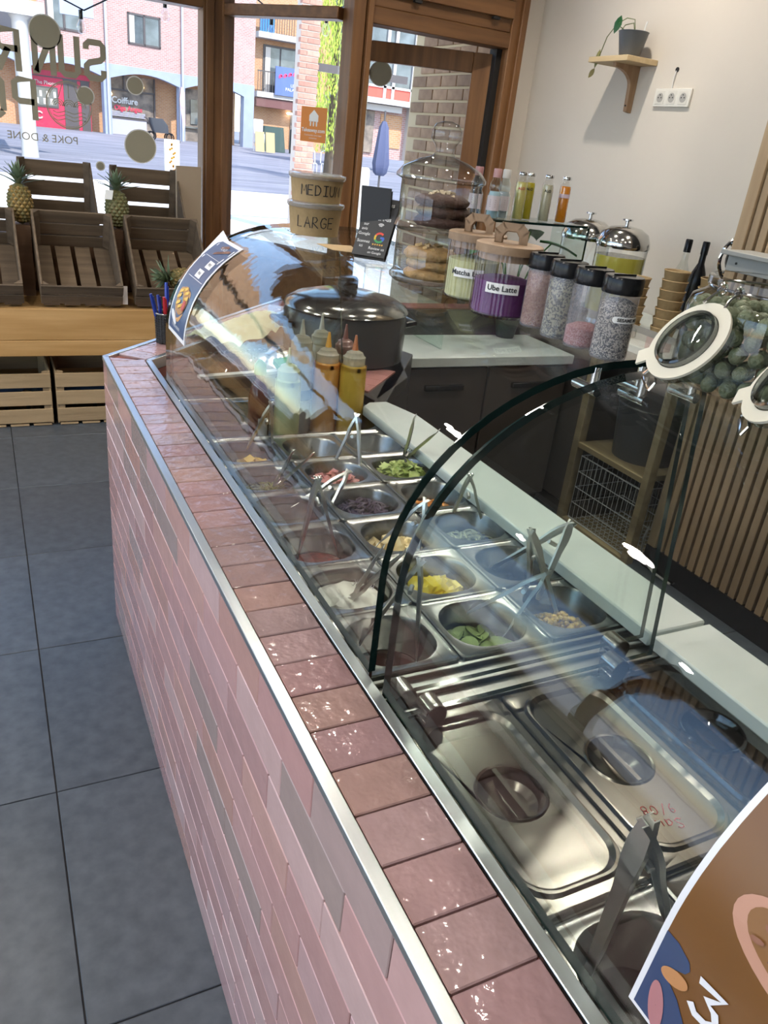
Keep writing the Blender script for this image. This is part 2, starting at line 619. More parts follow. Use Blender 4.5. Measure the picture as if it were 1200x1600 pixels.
for x, z, r in ((0.38, 1.81, 0.072), (0.82, 1.62, 0.041), (0.56, 1.54, 0.041), (0.84, 1.32, 0.082), (0.62, 1.20, 0.019)):
    stick_disc(x, z, r, w1)
Wd = 0.030
SUNR = [  # letter outlines as thick strokes, u grows to the window's outside-reading right
    [(0.10, 0.145), (0.10, 0.165), (0.085, 0.18), (0.03, 0.18), (0.015, 0.165), (0.015, 0.115), (0.03, 0.100), (0.085, 0.085), (0.10, 0.07), (0.10, 0.03), (0.085, 0.015), (0.03, 0.015), (0.015, 0.03), (0.015, 0.055)],
    [(0.145, 0.195), (0.145, 0.03), (0.16, 0.015), (0.21, 0.015), (0.225, 0.03), (0.225, 0.195)],
    [(0.265, 0.0), (0.265, 0.195)], [(0.265, 0.185), (0.345, 0.01)], [(0.350, 0.0), (0.350, 0.195)],
    [(0.43, 0.0), (0.43, 0.18), (0.50, 0.18), (0.52, 0.165), (0.52, 0.115), (0.50, 0.10), (0.43, 0.10)], [(0.475, 0.10), (0.525, 0.0)]]
lt = MB()
for st in SUNR:
    lt.ribbon(st, Wd, flipx(0.675, 1.615), rnd=False)
for st in ([(0.01, 0.0), (0.01, 0.185), (0.08, 0.185), (0.10, 0.17), (0.10, 0.10), (0.08, 0.085), (0.01, 0.085)],
           [(0.16, 0.03), (0.16, 0.165), (0.18, 0.185), (0.23, 0.185), (0.25, 0.165), (0.25, 0.03), (0.23, 0.01), (0.18, 0.01), (0.16, 0.03)]):
    lt.ribbon(st, Wd, flipx(0.315, 1.395), rnd=False)
obj('lettering', lt, M_vinyl, w1, smooth=0)
obj('lettering', text_mb('POKE & DONE', 0.054, flipx(0.335, 1.313)), M_vinyl, w1, smooth=0)
lg = MB()
cxl, czl, R = 0.475, 1.485, 0.112
fl1 = lambda u, v: Vector((cxl - u, 4.935, czl + v))
lg.ribbon(arc(0, 0, R, 0, 360, 40), 0.006, fl1)
lg.ribbon(arc(0, 0, R * .93, 0, 360, 40), 0.003, fl1)
for q in (-.055, 0.0, .055):
    for rr in (.012, .021, .03):
        lg.ribbon(arc(q, -.005, rr, 0, 180, 10), 0.004, fl1)
for k in range(3):
    lg.ribbon([(-.08 + .02 * i, -.035 - .018 * k + .006 * math.sin(i * 1.6)) for i in range(9)], 0.004, fl1)
for q in (-.05, .0, .05):
    lg.ribbon([(q, .035), (q * .6, .095)], 0.004, fl1)
obj('bowl_emblem', lg, M_vinyl, w1, smooth=0)

# window_2: the splayed pane between window and doorway
w2 = sempty('window_2')
A2 = Vector((1.30, 4.93)); D2 = Vector((0.546, -0.838)); N2 = Vector((0.838, 0.546))
sp = lambda s, z, n=0.0: Vector((A2.x + D2.x * s + N2.x * n, A2.y + D2.y * s + N2.y * n, z))
def sbox(mb, s0, s1, z0, z1, n0, n1, m=0):
    vs = [sp(s, z, n) for z in (z0, z1) for s, n in ((s0, n0), (s1, n0), (s1, n1), (s0, n1))]
    mb.add(vs, [(3, 2, 1, 0), (4, 5, 6, 7), (0, 1, 5, 4), (1, 2, 6, 5), (2, 3, 7, 6), (3, 0, 4, 7)], m)
    return mb
obj('frame_post', sbox(MB(), -0.01, 0.05, 0.0, 2.74, -0.05, 0.04), M_frame, w2, bevel=0.004)
obj('frame_rail', sbox(MB(), 0.05, 0.80, 2.015, 2.070, -0.05, 0.04), M_frameh, w2, bevel=0.004)
obj('frame_rail', sbox(MB(), 0.05, 0.80, 2.62, 2.74, -0.05, 0.04), M_frameh, w2, bevel=0.004)
obj('frame_rail', sbox(sbox(MB(), 0.05, 0.80, 0.0, 0.80, -0.03, 0.02), 0.05, 0.80, 0.80, 0.88, -0.05, 0.04), M_frameh, w2, bevel=0.004)
obj('pane', sbox(MB(), 0.05, 0.80, 0.88, 2.015, -0.003, 0.003), M_pane, w2, smooth=0)
obj('pane', sbox(MB(), 0.05, 0.80, 2.07, 2.62, -0.003, 0.003), M_pane, w2, smooth=0)
st_fn = lambda u, v: sp(0.658 + u, 1.530 + v, -0.006)
sk = MB().poly([(-.085, -.085), (.085, -.085), (.085, .085), (-.085, .085)], lambda u, v: sp(0.658 + u, 1.53 + v, -0.0048), 0)
f2 = lambda u, v: sp(0.658 + u, 1.53 + v, -0.0056)
sk.poly([(-.03, .015), (.03, .015), (.03, .045), (0, .072), (-.03, .045)], f2, 1)
for q in (-.02, 0, .02):
    sk.ribbon([(q, .015), (q, -.004)], .009, f2, 1)
text_mb('Takeaway.com', .026, lambda u, v: f2(u, v - .028), sk, 1, bold=.0006)
text_mb('Commandez votre repas', .0115, lambda u, v: f2(u, v - .052), sk, 1)
text_mb('maintenant', .0115, lambda u, v: f2(u, v - .066), sk, 1)
tag(obj('sticker', sk, [mat('orange_sticker', (0.62, 0.20, 0.02), 0.5), M_white], None, smooth=0),
    'orange square delivery sticker with white house emblem on the middle pane', 'sticker')

# door_1: fixed frame with a tilted light above, and the leaf standing ajar
d1 = sempty('door_1')
obj('frame_post', MB().box((1.735, 4.12, 0), (1.80, 4.26, 2.74)).box((1.805, 4.10, 0), (1.835, 4.26, 2.74)), M_frame, d1, bevel=0.004)
obj('frame_post', MB().box((2.655, 4.12, 0), (2.74, 4.26, 2.74)).box((2.70, 4.10, 0), (2.74, 4.13, 2.74)), M_frame, d1, bevel=0.004)
obj('frame_rail', MB().box((1.835, 4.12, 2.01), (2.655, 4.24, 2.085)).box((1.835, 4.13, 2.085), (2.655, 4.24, 2.155)), M_frameh, d1, bevel=0.004)
obj('frame_rail', MB().box((1.835, 4.12, 2.64), (2.655, 4.24, 2.74)), M_frameh, d1, bevel=0.004)
tl = MB().box((1.88, 4.10, 2.145), (2.65, 4.16, 2.225)).box((1.88, 4.10, 2.58), (2.65, 4.16, 2.64))
tl.box((1.88, 4.10, 2.225), (1.95, 4.16, 2.58)).box((2.585, 4.10, 2.225), (2.65, 4.16, 2.58))
obj('top_light', tl, M_frameh, d1, bevel=0.003)
obj('pane', MB().box((1.95, 4.127, 2.225), (2.585, 4.132, 2.58)), M_pane, d1, smooth=0)
obj('hinge', MB().box((2.05, 4.095, 2.130), (2.09, 4.12, 2.142)), M_dark, d1)
obj('hinge', MB().box((2.52, 4.095, 2.130), (2.56, 4.12, 2.142)), M_dark, d1)
obj('stop', MB().box((2.62, 4.18, 0), (2.656, 4.25, 2.01)), M_dark, d1)
HL = Vector((2.645, 4.235)); DL = Vector((-0.886, 0.464)); NL = Vector((0.464, 0.886))
def lbox(mb, s0, s1, z0, z1, n0=-0.025, n1=0.025, m=0):
    P = lambda s, n, z: (HL.x + DL.x * s + NL.x * n, HL.y + DL.y * s + NL.y * n, z)
    vs = [P(s, n, z) for z in (z0, z1) for s, n in ((s0, n0), (s1, n0), (s1, n1), (s0, n1))]
    mb.add(vs, [(3, 2, 1, 0), (4, 5, 6, 7), (0, 1, 5, 4), (1, 2, 6, 5), (2, 3, 7, 6), (3, 0, 4, 7)], m)
    return mb
lf = lbox(MB(), 0.0, 0.115, 0.02, 1.985)
lbox(lf, 0.685, 0.78, 0.02, 1.985); lbox(lf, 0.115, 0.685, 1.885, 1.985); lbox(lf, 0.115, 0.685, 0.02, 0.30)
obj('leaf', lf, M_frame, d1, bevel=0.003)
obj('pane', lbox(MB(), 0.115, 0.685, 0.30, 1.885, -0.003, 0.003), M_pane, d1, smooth=0)
LP = lambda s, z, n=-0.006: Vector((HL.x + DL.x * s + NL.x * n, HL.y + DL.y * s + NL.y * n, z))
dd = MB().poly([(.06 * math.cos(2 * PI * k / 28), .06 * math.sin(2 * PI * k / 28)) for k in range(28)], lambda u, v: LP(.622 + u, 1.83 + v), 0)
dd.poly([(.064 * math.cos(2 * PI * k / 28), .064 * math.sin(2 * PI * k / 28)) for k in range(28)], lambda u, v: LP(.622 + u, 1.83 + v, -.005), 1)
obj('sticker_disc', dd, [M_vinyl, M_vinyled], d1, smooth=0)

# ------------------------------------------------------------------ outside: plaza and the houses across it
M_cobble = mat('plaza_cobbles', (0.155, 0.16, 0.19), 0.8, col2=(0.28, 0.28, 0.32), vscale=0.9, stretch=(0.35, 1.6, 1), bump=0.4, bscale=9)  # blue-grey cobbles, with the far shade and light streaks put into their colour
M_paving = mat('pale_paving', (0.78, 0.76, 0.72), 0.8, var=0.05, vscale=2)
M_pinkb = brick_mat('pink_brick', (0.36, 0.20, 0.18), (0.43, 0.26, 0.235), (0.46, 0.39, 0.37), bw=0.24, bh=0.085)
M_orangeb = brick_mat('orange_brick', (0.42, 0.20, 0.09), (0.50, 0.26, 0.12), (0.45, 0.34, 0.24), bw=0.24, bh=0.085)
M_band = mat('pale_blue_render', (0.29, 0.34, 0.45), 0.7, var=0.05, vscale=2)
M_xframe = mat('dark_window_frame', (0.08, 0.07, 0.07), 0.5)
M_xglass = mat('house_window_glass', (0.10, 0.12, 0.13), 0.06, var=0.5, vscale=1.2, spec=0.8)
M_curt = mat('pale_curtain', (0.62, 0.58, 0.52), 0.8)
M_red = mat('crimson_board', (0.50, 0.025, 0.07), 0.5)
M_shade = mat('shop_interior', (0.10, 0.085, 0.075), 0.7, col2=(0.32, 0.26, 0.20), vscale=2.5)
M_concrete = mat('white_render', (0.48, 0.47, 0.45), 0.7)
M_pipe = mat('pipe_grey', (0.40, 0.43, 0.50), 0.5)
K = 1.4
gz = lambda y: 0.0065 * y
struct('ground_plaza', MB().add([(-60, 19, gz(19)), (90, 19, gz(19)), (90, 120, gz(120)), (-60, 120, gz(120))], [(0, 1, 2, 3)]), M_cobble)
struct('ground_terrace', MB().add([(-60, 4.9, 0), (90, 4.9, 0), (90, 19, gz(19)), (-60, 19, gz(19))], [(0, 1, 2, 3)]).add([(1.3, 4.2, -.005), (3.4, 4.2, -.005), (3.4, 4.9, -.005), (1.3, 4.9, -.005)], [(0, 1, 2, 3)]).add([(-60, -40, -.01), (-2.6, -40, -.01), (-2.6, 4.9, -.01), (-60, 4.9, -.01)], [(0, 1, 2, 3)]), M_paving)

# main house: local frame, x along its front, y into it, z up
FX = Vector((5.67 * K, 36 * K, 0)); FA = math.atan2(0.22, 0.98)
zz = lambda z: 1.48 + (z - 1.48) * K
def fbox(mb, s0, z0, s1, z1, d0=0.0, d1=0.3, m=0):
    return mb.box((s0 * K, d0, zz(z0)), (s1 * K, d1, zz(z1)), m)
h1 = thing('arcade_house', 'pink brick house with blue arcade across the plaza, red shop and salon below', 'building', FX, rz=FA)
wl = MB()
fbox(wl, -6.0, 3.13, 5.70, 9.0, 0, 0.4)
fbox(wl, 5.40, 0.3, 5.70, 3.13, 3.0, 9.0)
obj('wall', wl, M_pinkb, h1, smooth=0, local=True)
ar = MB()
for s0, s1 in ((-6.0, -3.85), (-3.7, -0.95), (-0.66, 2.2), (2.45, 5.20)):
    top = zz(3.14)
    n = 12
    for k in range(n):
        a, b = s0 + (s1 - s0) * k / n, s0 + (s1 - s0) * (k + 1) / n
        za = 2.66 + 0.27 * math.sin(PI * k / n); zb = 2.66 + 0.27 * math.sin(PI * (k + 1) / n)
        ar.add([(a * K, -.05, zz(za)), (b * K, -.05, zz(zb)), (b * K, -.05, top), (a * K, -.05, top),
                (a * K, .35, zz(za)), (b * K, .35, zz(zb)), (b * K, .35, top), (a * K, .35, top)],
               [(0, 1, 2, 3), (4, 7, 6, 5), (0, 4, 5, 1), (3, 2, 6, 7)])
for s0, s1 in ((-3.85, -3.7), (-0.95, -0.66), (2.2, 2.45), (5.20, 5.70)):
    fbox(ar, s0, 0.5, s1, 3.14, -.05, .35)
obj('arcade', ar, M_band, h1, smooth=0, local=True)
for s0, z0, s1, z1 in ((-2.95, 4.0, -1.66, 5.6), (0.09, 3.92, 1.43, 4.98), (3.45, 3.9, 4.55, 5.0), (-5.2, 3.95, -4.2, 5.0)):
    w = MB()
    fbox(w, s0, z0, s1, z0 + .07, -.06, .05); fbox(w, s0, z1 - .07, s1, z1, -.06, .05)
    fbox(w, s0, z0, s0 + .07, z1, -.06, .05); fbox(w, s1 - .07, z0, s1, z1, -.06, .05)
    fbox(w, (s0 + s1) / 2 - .04, z0, (s0 + s1) / 2 + .04, z1, -.06, .05)
    wo = obj('window', w, M_xframe, h1, smooth=0, local=True)
    g = MB(); fbox(g, s0 + .07, z0 + .07, s1 - .07, z1 - .07, -.02, .02)
    fbox(g, s0 + .07, z0 + .07, s0 + .28, z1 - .07, -.025, -.02, 1)
    obj('pane', g, [M_xglass, M_curt], wo, smooth=0, local=True)
for s in (-0.79, 2.32):
    p = MB(); p.tube([(s * K, -.14, zz(.55)), (s * K, -.14, zz(9))], .07, 8)
    obj('drainpipe', p, M_pipe, h1, local=True)
# the shop fronts under the arches stand back a metre
sb = MB(); fbox(sb, -6.0, 0.4, 5.40, 3.1, 1.6, 1.8)
obj('shop_wall', sb, M_orangeb, h1, smooth=0, local=True)
rs = MB(); fbox(rs, -3.55, 0.66, -1.25, 2.62, .9, 1.6)
r1 = obj('red_shopfront', rs, M_red, h1, smooth=0, local=True)
g = MB(); fbox(g, -3.42, 1.36, -2.50, 2.08, .86, .9, 1); fbox(g, -3.36, 1.42, -2.56, 2.02, .84, .87, 0)
for k in range(6):
    fbox(g, -3.33 + .13 * k, 1.47 + .25 * (k % 2), -3.24 + .13 * k, 1.67 + .25 * (k % 2), .83, .845, 2)
obj('shop_window', g, [M_xglass, M_xframe, M_curt], r1, smooth=0, local=True)
g = MB(); fbox(g, -2.28, .66, -1.75, 2.4, .87, .9); fbox(g, -1.62, .66, -1.28, 2.4, .87, .9); fbox(g, -3.55, 2.40, -1.25, 2.44, .86, .9)
obj('shop_door', g, M_xframe, r1, smooth=0, local=True)
fr = lambda s, z: (lambda u, v: Vector((s * K + u, .835, zz(z) + v)))
obj('lettering', text_mb('The Phone', .26, fr(-2.95, 2.2)), M_curt, r1, smooth=0, local=True)
em = MB().ribbon(arc(0, 0, .16, 40, 320, 14), .07, fr(-3.25, 1.08))
obj('emblem', em, M_curt, r1, smooth=0, local=True)
s2 = MB(); fbox(s2, -.60, .66, 1.60, 2.86, 1.5, 1.6)
r2 = obj('salon_front', s2, M_shade, h1, smooth=0, local=True)
g = MB()
for a, b, c, d in ((-.60, 1.24, 1.60, 1.30), (-.60, 2.28, 1.60, 2.34), (-.60, .66, -.54, 2.86), (1.54, .66, 1.60, 2.86), (.25, 2.3, .3, 2.86)):
    fbox(g, a, b, c, d, 1.40, 1.5)
obj('shop_frame', g, M_xframe, r2, smooth=0, local=True)
g = MB(); fbox(g, -.54, .66, 1.2, 1.24, 1.42, 1.5)
for k in range(4):
    fbox(g, -.52, 1.34 + .05 * k, 1.15, 1.37 + .05 * k, 1.43, 1.46)
obj('low_panel', g, mat('grey_lilac_panel', (.42, .42, .50), .6), r2, smooth=0, local=True)
fr2 = lambda s, z: (lambda u, v: Vector((s * K + u, 1.39, zz(z) + v)))
obj('lettering', text_mb('Coiffure', .46, fr2(.28, 1.92), bold=.008), M_white, r2, smooth=0, local=True)
obj('lettering', text_mb('Olga Anges', .36, fr2(.42, 1.65), bold=.008), M_red, r2, smooth=0, local=True)
for s, z in ((1.02, 2.5), (-.3, 2.12), (-.42, 2.45)):
    g = MB().ball((s * K, 1.42, zz(z)), .14 if s > 1 else .10, m=0)
    obj('lit_lamp', g, mat('warm_lamp', (1, .8, .4), .5, emit=(1, .72, .30), estr=4), r2, local=True)
s3 = MB(); fbox(s3, 2.6, .62, 5.1, 2.7, 1.4, 1.6)
r3 = obj('cafe_front', s3, M_shade, h1, smooth=0, local=True)
g = MB()
for k in range(5):
    fbox(g, 2.62 + .55 * k, 1.35, 2.95 + .55 * k, 2.3, 1.34, 1.4)
fbox(g, 2.6, 1.18, 5.1, 1.24, 1.2, 1.4)
obj('shop_window', g, M_xglass, r3, smooth=0, local=True)

# set-back balcony house
h2 = thing('balcony_house', 'orange brick house with railed balconies and a blue sign, beyond the arcade', 'building', (12.2 * K, 41 * K, 0))
def hbox(mb, x0, z0, x1, z1, d0, d1, m=0):
    return mb.box(((x0 - 12.2) * K, d0, zz(z0)), ((x1 - 12.2) * K, d1, zz(z1)), m)
g = MB(); hbox(g, 11.9, .4, 18.0, 9.0, 0, 1.0)
obj('wall', g, M_orangeb, h2, smooth=0, local=True)
for z in (2.97, 5.42):
    g = MB(); hbox(g, 12.3, z - .12, 15.4, z + .12, -1.0, 0)
    b_ = obj('balcony', g, M_concrete, h2, smooth=0, local=True)
    g = MB()
    hbox(g, 12.3, z + .95, 15.4, z + 1.0, -1.0, -.95)
    for k in range(26):
        hbox(g, 12.32 + .12 * k, z + .12, 12.34 + .12 * k, z + .96, -1.0, -.96)
    obj('railing', g, M_xframe, b_, smooth=0, local=True)
g = MB(); hbox(g, 12.75, 3.05, 14.4, 5.1, -.06, .02)
wo = obj('window', g, M_xframe, h2, smooth=0, local=True)
g = MB(); hbox(g, 12.85, 3.1, 13.55, 5.0, -.1, -.06); hbox(g, 13.63, 3.1, 14.32, 5.0, -.1, -.06); hbox(g, 12.85, 3.1, 13.1, 5.0, -.12, -.1, 1)
obj('pane', g, [M_xglass, M_curt], wo, smooth=0, local=True)
g = MB(); hbox(g, 12.4, 5.55, 13.1, 6.4, -.8, -.78)
obj('banner', g, mat('sky_blue_banner', (.05, .25, .62), .6), h2, smooth=0, local=True)
g = MB(); hbox(g, 13.15, 3.02, 14.9, 4.22, -1.15, -1.05)
sg = obj('hanging_sign', g, mat('blue_sign_board', (.10, .16, .42), .5), h2, smooth=0, local=True)
f3 = lambda x, z: (lambda u, v: Vector(((x - 12.2) * K + u, -1.17, zz(z) + v)))
g = MB()
for k in range(6):
    g.ribbon([(-.85 + .33 * k + .1 * math.cos(t * .9), .1 * math.sin(t * 1.1) + .06 * (k % 2) + (.16 if k in (2, 3) else 0)) for t in range(7)], .085, f3(14.0, 3.82))
obj('lettering', g, mat('neon_pink_paint', (.75, .05, .16), .5), sg, smooth=0, local=True)
g = text_mb('LE', .26, f3(14.0, 3.48)); text_mb('PALAIS', .27, f3(13.95, 3.3), g)
g.poly([(.1, -.05), (1.0, -.42), (.5, -.42)], f3(13.95, 3.4))
obj('lettering', g, M_white, sg, smooth=0, local=True)
g = MB(); hbox(g, 12.3, 2.45, 15.2, 2.82, -.9, 0)
obj('awning_board', g, mat('maroon_board', (.16, .07, .065), .6), h2, smooth=0, local=True)
g = MB(); hbox(g, 14.25, .6, 15.0, 2.4, -.1, .02)
obj('doorway', g, M_shade, h2, smooth=0, local=True)
g = MB().ball(((14.15 - 12.2) * K, -.25, zz(2.3)), .22, .2, .07)
obj('lit_lamp', g, mat('white_lamp', (1, 1, 1), .5, emit=(1, .95, .85), estr=5), h2, local=True)

# right-hand house behind the parasol
h3 = thing('red_panel_house', 'white and red fronted house behind the folded blue parasol', 'building', (16.2, 36.4, 0))
def h3b(mb, x0, z0, x1, z1, d0, d1, m=0):
    return mb.box(((x0 - 11.6) * K, d0, zz(z0)), ((x1 - 11.6) * K, d1, zz(z1)), m)
g = MB(); h3b(g, 10.4, 1.0, 13.42, 2.64, .3, .8)
obj('brick_base', g, M_pinkb, h3, smooth=0, local=True)
g = MB(); h3b(g, 10.4, 2.62, 13.42, 2.78, -.6, .8); h3b(g, 10.4, 2.42, 12.9, 2.6, -.2, .3); h3b(g, 13.25, 1.0, 13.42, 6.5, -.1, .3)
obj('white_ledge', g, M_concrete, h3, smooth=0, local=True)
g = MB(); h3b(g, 10.4, 2.78, 13.3, 3.15, 0, .3)
obj('red_panel', g, mat('red_cladding', (.62, .10, .07), .6), h3, smooth=0, local=True)
g = MB(); h3b(g, 10.4, 3.15, 13.3, 6.0, .05, .3)
wo = obj('window', g, M_xglass, h3, smooth=0, local=True)
g = MB()
for x in (11.3, 12.2, 12.5, 13.2):
    h3b(g, x, 2.78, x + .1, 6.0, -.05, .1)
h3b(g, 10.4, 3.1, 13.3, 3.17, -.05, .1)
obj('frame', g, M_concrete, wo, smooth=0, local=True)
g = MB(); h3b(g, 11.65, 1.15, 12.05, 2.4, .2, .32)
obj('doorway', g, M_shade, h3, smooth=0, local=True)
g = MB(); h3b(g, 12.3, 1.35, 13.1, 2.35, .25, .31)
obj('brick_patch', g, M_orangeb, h3, smooth=0, local=True)

# left pavilion with white columns, nearer
h4 = thing('white_column_porch', 'white rendered porch with two columns and a brick upper wall, far left outside', 'building', (0.9, 26.5, 0))
for x, y in ((-.62, 2.4), (.42, -1.9)):
    g = MB().lathe([(.22, .1), (.2, .5), (.19, 3.3), (.26, 3.4)], (x, y, 0), 16)
    obj('column', g, M_concrete, h4, local=True)
g = MB().box((-9, -2.2, 3.40), (1.0, 3.2, 3.72))
obj('beam', g, M_concrete, h4, smooth=0, local=True)
g = MB().box((-9, -1.9, 3.72), (.85, 3.2, 9))
obj('wall', g, M_orangeb, h4, smooth=0, local=True)
g = MB().box((-9, 3.0, 0.1), (-1.5, 3.2, 3.4))
obj('shop_window', g, mat('green_shop_glass', (.10, .22, .16), .2), h4, smooth=0, local=True)
g = MB().box((1.35, -2.3, 3.55), (2.15, -2.2, 5.1))
o = obj('hanging_board', g, M_band, h4, smooth=0, local=True)
g = MB().ribbon(arc(0, 0, .2, 0, 360, 16), .1, lambda u, v: Vector((1.75 + u, -2.32, 4.5 + v)))
obj('emblem', g, mat('magenta_ring', (.6, .03, .22), .5), o, smooth=0, local=True)

# things standing about on the plaza
def at(x, y):
    return (x, y, gz(y))
t = thing('advert_board', 'white upright advertising board standing on the plaza near the window', 'sign', at(4.5, 21.9))
obj('panel', MB().box((-.19, -.04, .0), (.19, .04, .86)), M_white, t, local=True, bevel=.01)
g = MB()
for k in range(7):
    g.ribbon([(-.02 + .05 * math.sin(k * 2.1), .12 + .1 * k), (.03 + .05 * math.cos(k * 1.7), .16 + .1 * k)], .05, lambda u, v: Vector((u, -.042, v)))
obj('print', g, mat('orange_print', (.75, .33, .05), .6), t, smooth=0, local=True)
t = thing('folded_parasol', 'folded dark blue parasol standing on the plaza seen through the door', 'parasol', at(11.1, 23.4))
obj('pole', MB().lathe([(.035, 0), (.03, 2.2)], seg=8), M_xframe, t, local=True)
obj('canopy', MB().lathe([(.10, .42), (.17, .5), (.21, .75), (.17, 1.2), (.12, 1.75), (.05, 1.92)], seg=12, flute=1, fdep=.25), mat('navy_canvas', (.075, .09, .17), .8), t, local=True)
t = thing('beach_flag', 'white and pink teardrop flag by the arcade pillar', 'flag', at(10.25, 47))
obj('banner', MB().loft([[(-.16, 0, 2.2), (-.13, .01, 2.6)], [(.05, 0, .6), (-.05, .01, 2.75)], [(.14, 0, 1.0), (.12, .01, 2.5)]], closed=False), mat('lilac_cloth', (.62, .50, .62), .7, col2=(.70, .30, .30), vscale=2), t, local=True)
obj('pole', MB().tube([(-.15, 0, 0), (-.16, 0, 2.2), (-.1, 0, 2.7)], .02, 6), M_xframe, t, local=True)
t = thing('sandwich_board', 'small tan sandwich board by the balcony house wall', 'sign', at(14.4, 45.4))
for s in (-1, 1):
    obj('panel', MB().obox((.30 * s, 0, .55), (.26, .03, 0), (0, .03, 0), (0, .1, .5)), mat('tan_board', (.48, .36, .18), .6), t, local=True)
t = thing('plastic_chair_stack', 'white plastic garden chair stack beside the blue pillar', 'chair', at(14.6, 47.2))
obj('seat', MB().box((-.28, -.25, .42), (.28, .25, .95)), M_white, t, local=True, bevel=.05)
obj('backrest', MB().box((-.28, .15, .9), (.28, .3, 1.65)), M_white, t, local=True, bevel=.05)
for sx in (-.22, .22):
    for sy in (-.2, .2):
        obj('leg', MB().lathe([(.035, 0), (.05, .45)], (sx, sy, 0), 6), M_white, t, local=True)
t = thing('covered_table_stack', 'stack of tables under a dark green cover by the brick wall', 'table', at(16.0, 49.2))
obj('cover', MB().loft([rrect(.75, .5, .1, 0.01), rrect(.6, .45, .1, 1.35)], cap1=True), mat('dark_green_cover', (.05, .085, .075), .8), t, local=True)
t = thing('patio_heater', 'tall steel patio heater cylinder by the doorway', 'heater', at(17.3, 49.0))
obj('body', MB().lathe([(.24, 0), (.24, 1.3), (.1, 1.4), (.1, 1.7)], seg=14), M_steel_d, t, local=True)
t = thing('stroller', 'dark pushchair parked in front of the salon window', 'pushchair', at(9.05, 47.4))
obj('seat', MB().loft([rrect(.4, .3, .1, .4, cx=.1), rrect(.45, .3, .12, .8), rrect(.35, .28, .12, 1.1, cx=-.15)], cap0=True, cap1=True), mat('charcoal_cloth', (.04, .045, .055), .7), t, local=True)
obj('handle', MB().tube([(-.3, 0, .4), (-.6, 0, 1.05), (-.75, 0, 1.1)], .03, 6), M_xframe, t, local=True)
for sx in (-.4, .55):
    for sy in (-.25, .25):
        obj('wheel', MB().tube([(sx + .2 * math.cos(2 * PI * k / 12), sy, .22 + .2 * math.sin(2 * PI * k / 12)) for k in range(12)], .035, 6, closed=True), M_blackp, t, local=True)
tr = thing('terrace_chair', 'white metal terrace chair seen between brick column and post', 'chair', at(10.2, 27), group='white terrace chairs')
obj('seat', MB().lathe([(.2, .43), (.2, .46)], seg=12), M_white, tr, local=True)
obj('backrest', MB().tube([(-.2, .15, .45), (-.19, .2, .8), (0, .22, .9), (.19, .2, .8), (.2, .15, .45)], .02, 6), M_white, tr, local=True)
for sx in (-.16, .16):
    for sy in (-.16, .16):
        obj('leg', MB().lathe([(.015, 0), (.015, .44)], (sx, sy, 0), 6), M_white, tr, local=True)
for k, (x, y) in enumerate(((10.9, 27.3), (11.5, 27.1))):
    dup(tr, at(x, y), 2.6 + k)
# brick column and willow
pc = thing('brick_column', 'slim brick column of the terrace pergola behind the delivery sticker', 'column', at(4.42, 12.0))
bme = mesh('brick', MB().box((-.105, -.05, 0), (.105, .05, .064)), mat('column_brick', (.40, .21, .16), .85, var=.15, vscale=20, rand=.25), smooth=0, bevel=.004)
obj('mortar_core', MB().box((-.185, -.10, 0), (.095, .09, 3.6)), mat('mortar', (.50, .44, .38), .9), pc, smooth=0, local=True)
for k in range(46):
    for q in range(1):
        o = obj('brick', None, None, pc, me=bme, local=True)
        o.location = (-.09 + (.105 if k % 2 else 0.0), -.06, .012 + .077 * k)
        o.scale = (.9, 1, 1)
    o = obj('brick', None, None, pc, me=bme, local=True)
    o.location = (.045 if not k % 2 else -.135, -.06, .012 + .077 * k)
    o.scale = (.48, 1, 1)
pb = thing('pergola_beam', 'dark timber beam between the brick column and the willow', 'beam', (4.52, 12.05, 2.37))
obj('timber', MB().box((.0, -.04, -.05), (1.5, .04, .05)), M_xframe, pb, local=True)
wt = thing('willow_tree', 'bright green weeping willow hanging beyond the brick column', 'tree', at(9.75, 24.5))
obj('trunk', MB().lathe([(.3, 0), (.22, 1.5), (.18, 5)], (.45, .6, 0), 10), mat('bark', (.10, .075, .05), .9), wt, local=True)
wv = MB()
rr = random.Random(5)
for k in range(520):
    x = rr.uniform(-.42, .75); y = rr.uniform(-.6, 1.2); z = rr.uniform(1.4, 6.5); L = rr.uniform(.5, 1.5)
    for q in range(11):
        zq = z - L * q / 11
        w_ = rr.uniform(.010, .026); h = rr.uniform(.05, .11); a = rr.uniform(0, 6.28)
        px = x + rr.uniform(-.05, .05); py = y + rr.uniform(-.05, .05)
        if zq < .9:
            continue
        wv.add([(px - w_ * math.cos(a), py - w_ * math.sin(a), zq), (px, py, zq - h), (px + w_ * math.cos(a), py + w_ * math.sin(a), zq), (px, py, zq + h * .6)], [(0, 1, 2, 3)])
lv = obj('foliage', wv, mat('willow_leaf', (.30, .42, .03), .7, col2=(.52, .62, .12), vscale=3), wt, smooth=0, local=True)
lv['kind'] = 'stuff'
# brick return wall outside the door
bw = sempty('wall_entrance')
obj('mortar_core', MB().box((2.755, 4.45, 0), (2.95, 5.42, 3.6)), mat('mortar_tan', (.60, .47, .28), .9), bw, smooth=0)
b2 = mesh('brick', MB().box((-.006, -.095, 0), (.012, .095, .062)), mat('entrance_brick', (.27, .155, .085), .85, col2=(.40, .25, .14), vscale=16, bump=.4, bscale=60, rand=.25), smooth=0, bevel=.003)
for k in range(40):
    for q in range(6):
        y = 4.50 + .2 * q + (.1 if k % 2 else 0)
        if y + .095 > 5.44 or .5 > .077 * k:
            continue
        o = obj('brick', None, None, bw, me=b2)
        o.location = (2.752 + rr.uniform(-.003, .002), y, .077 * k)
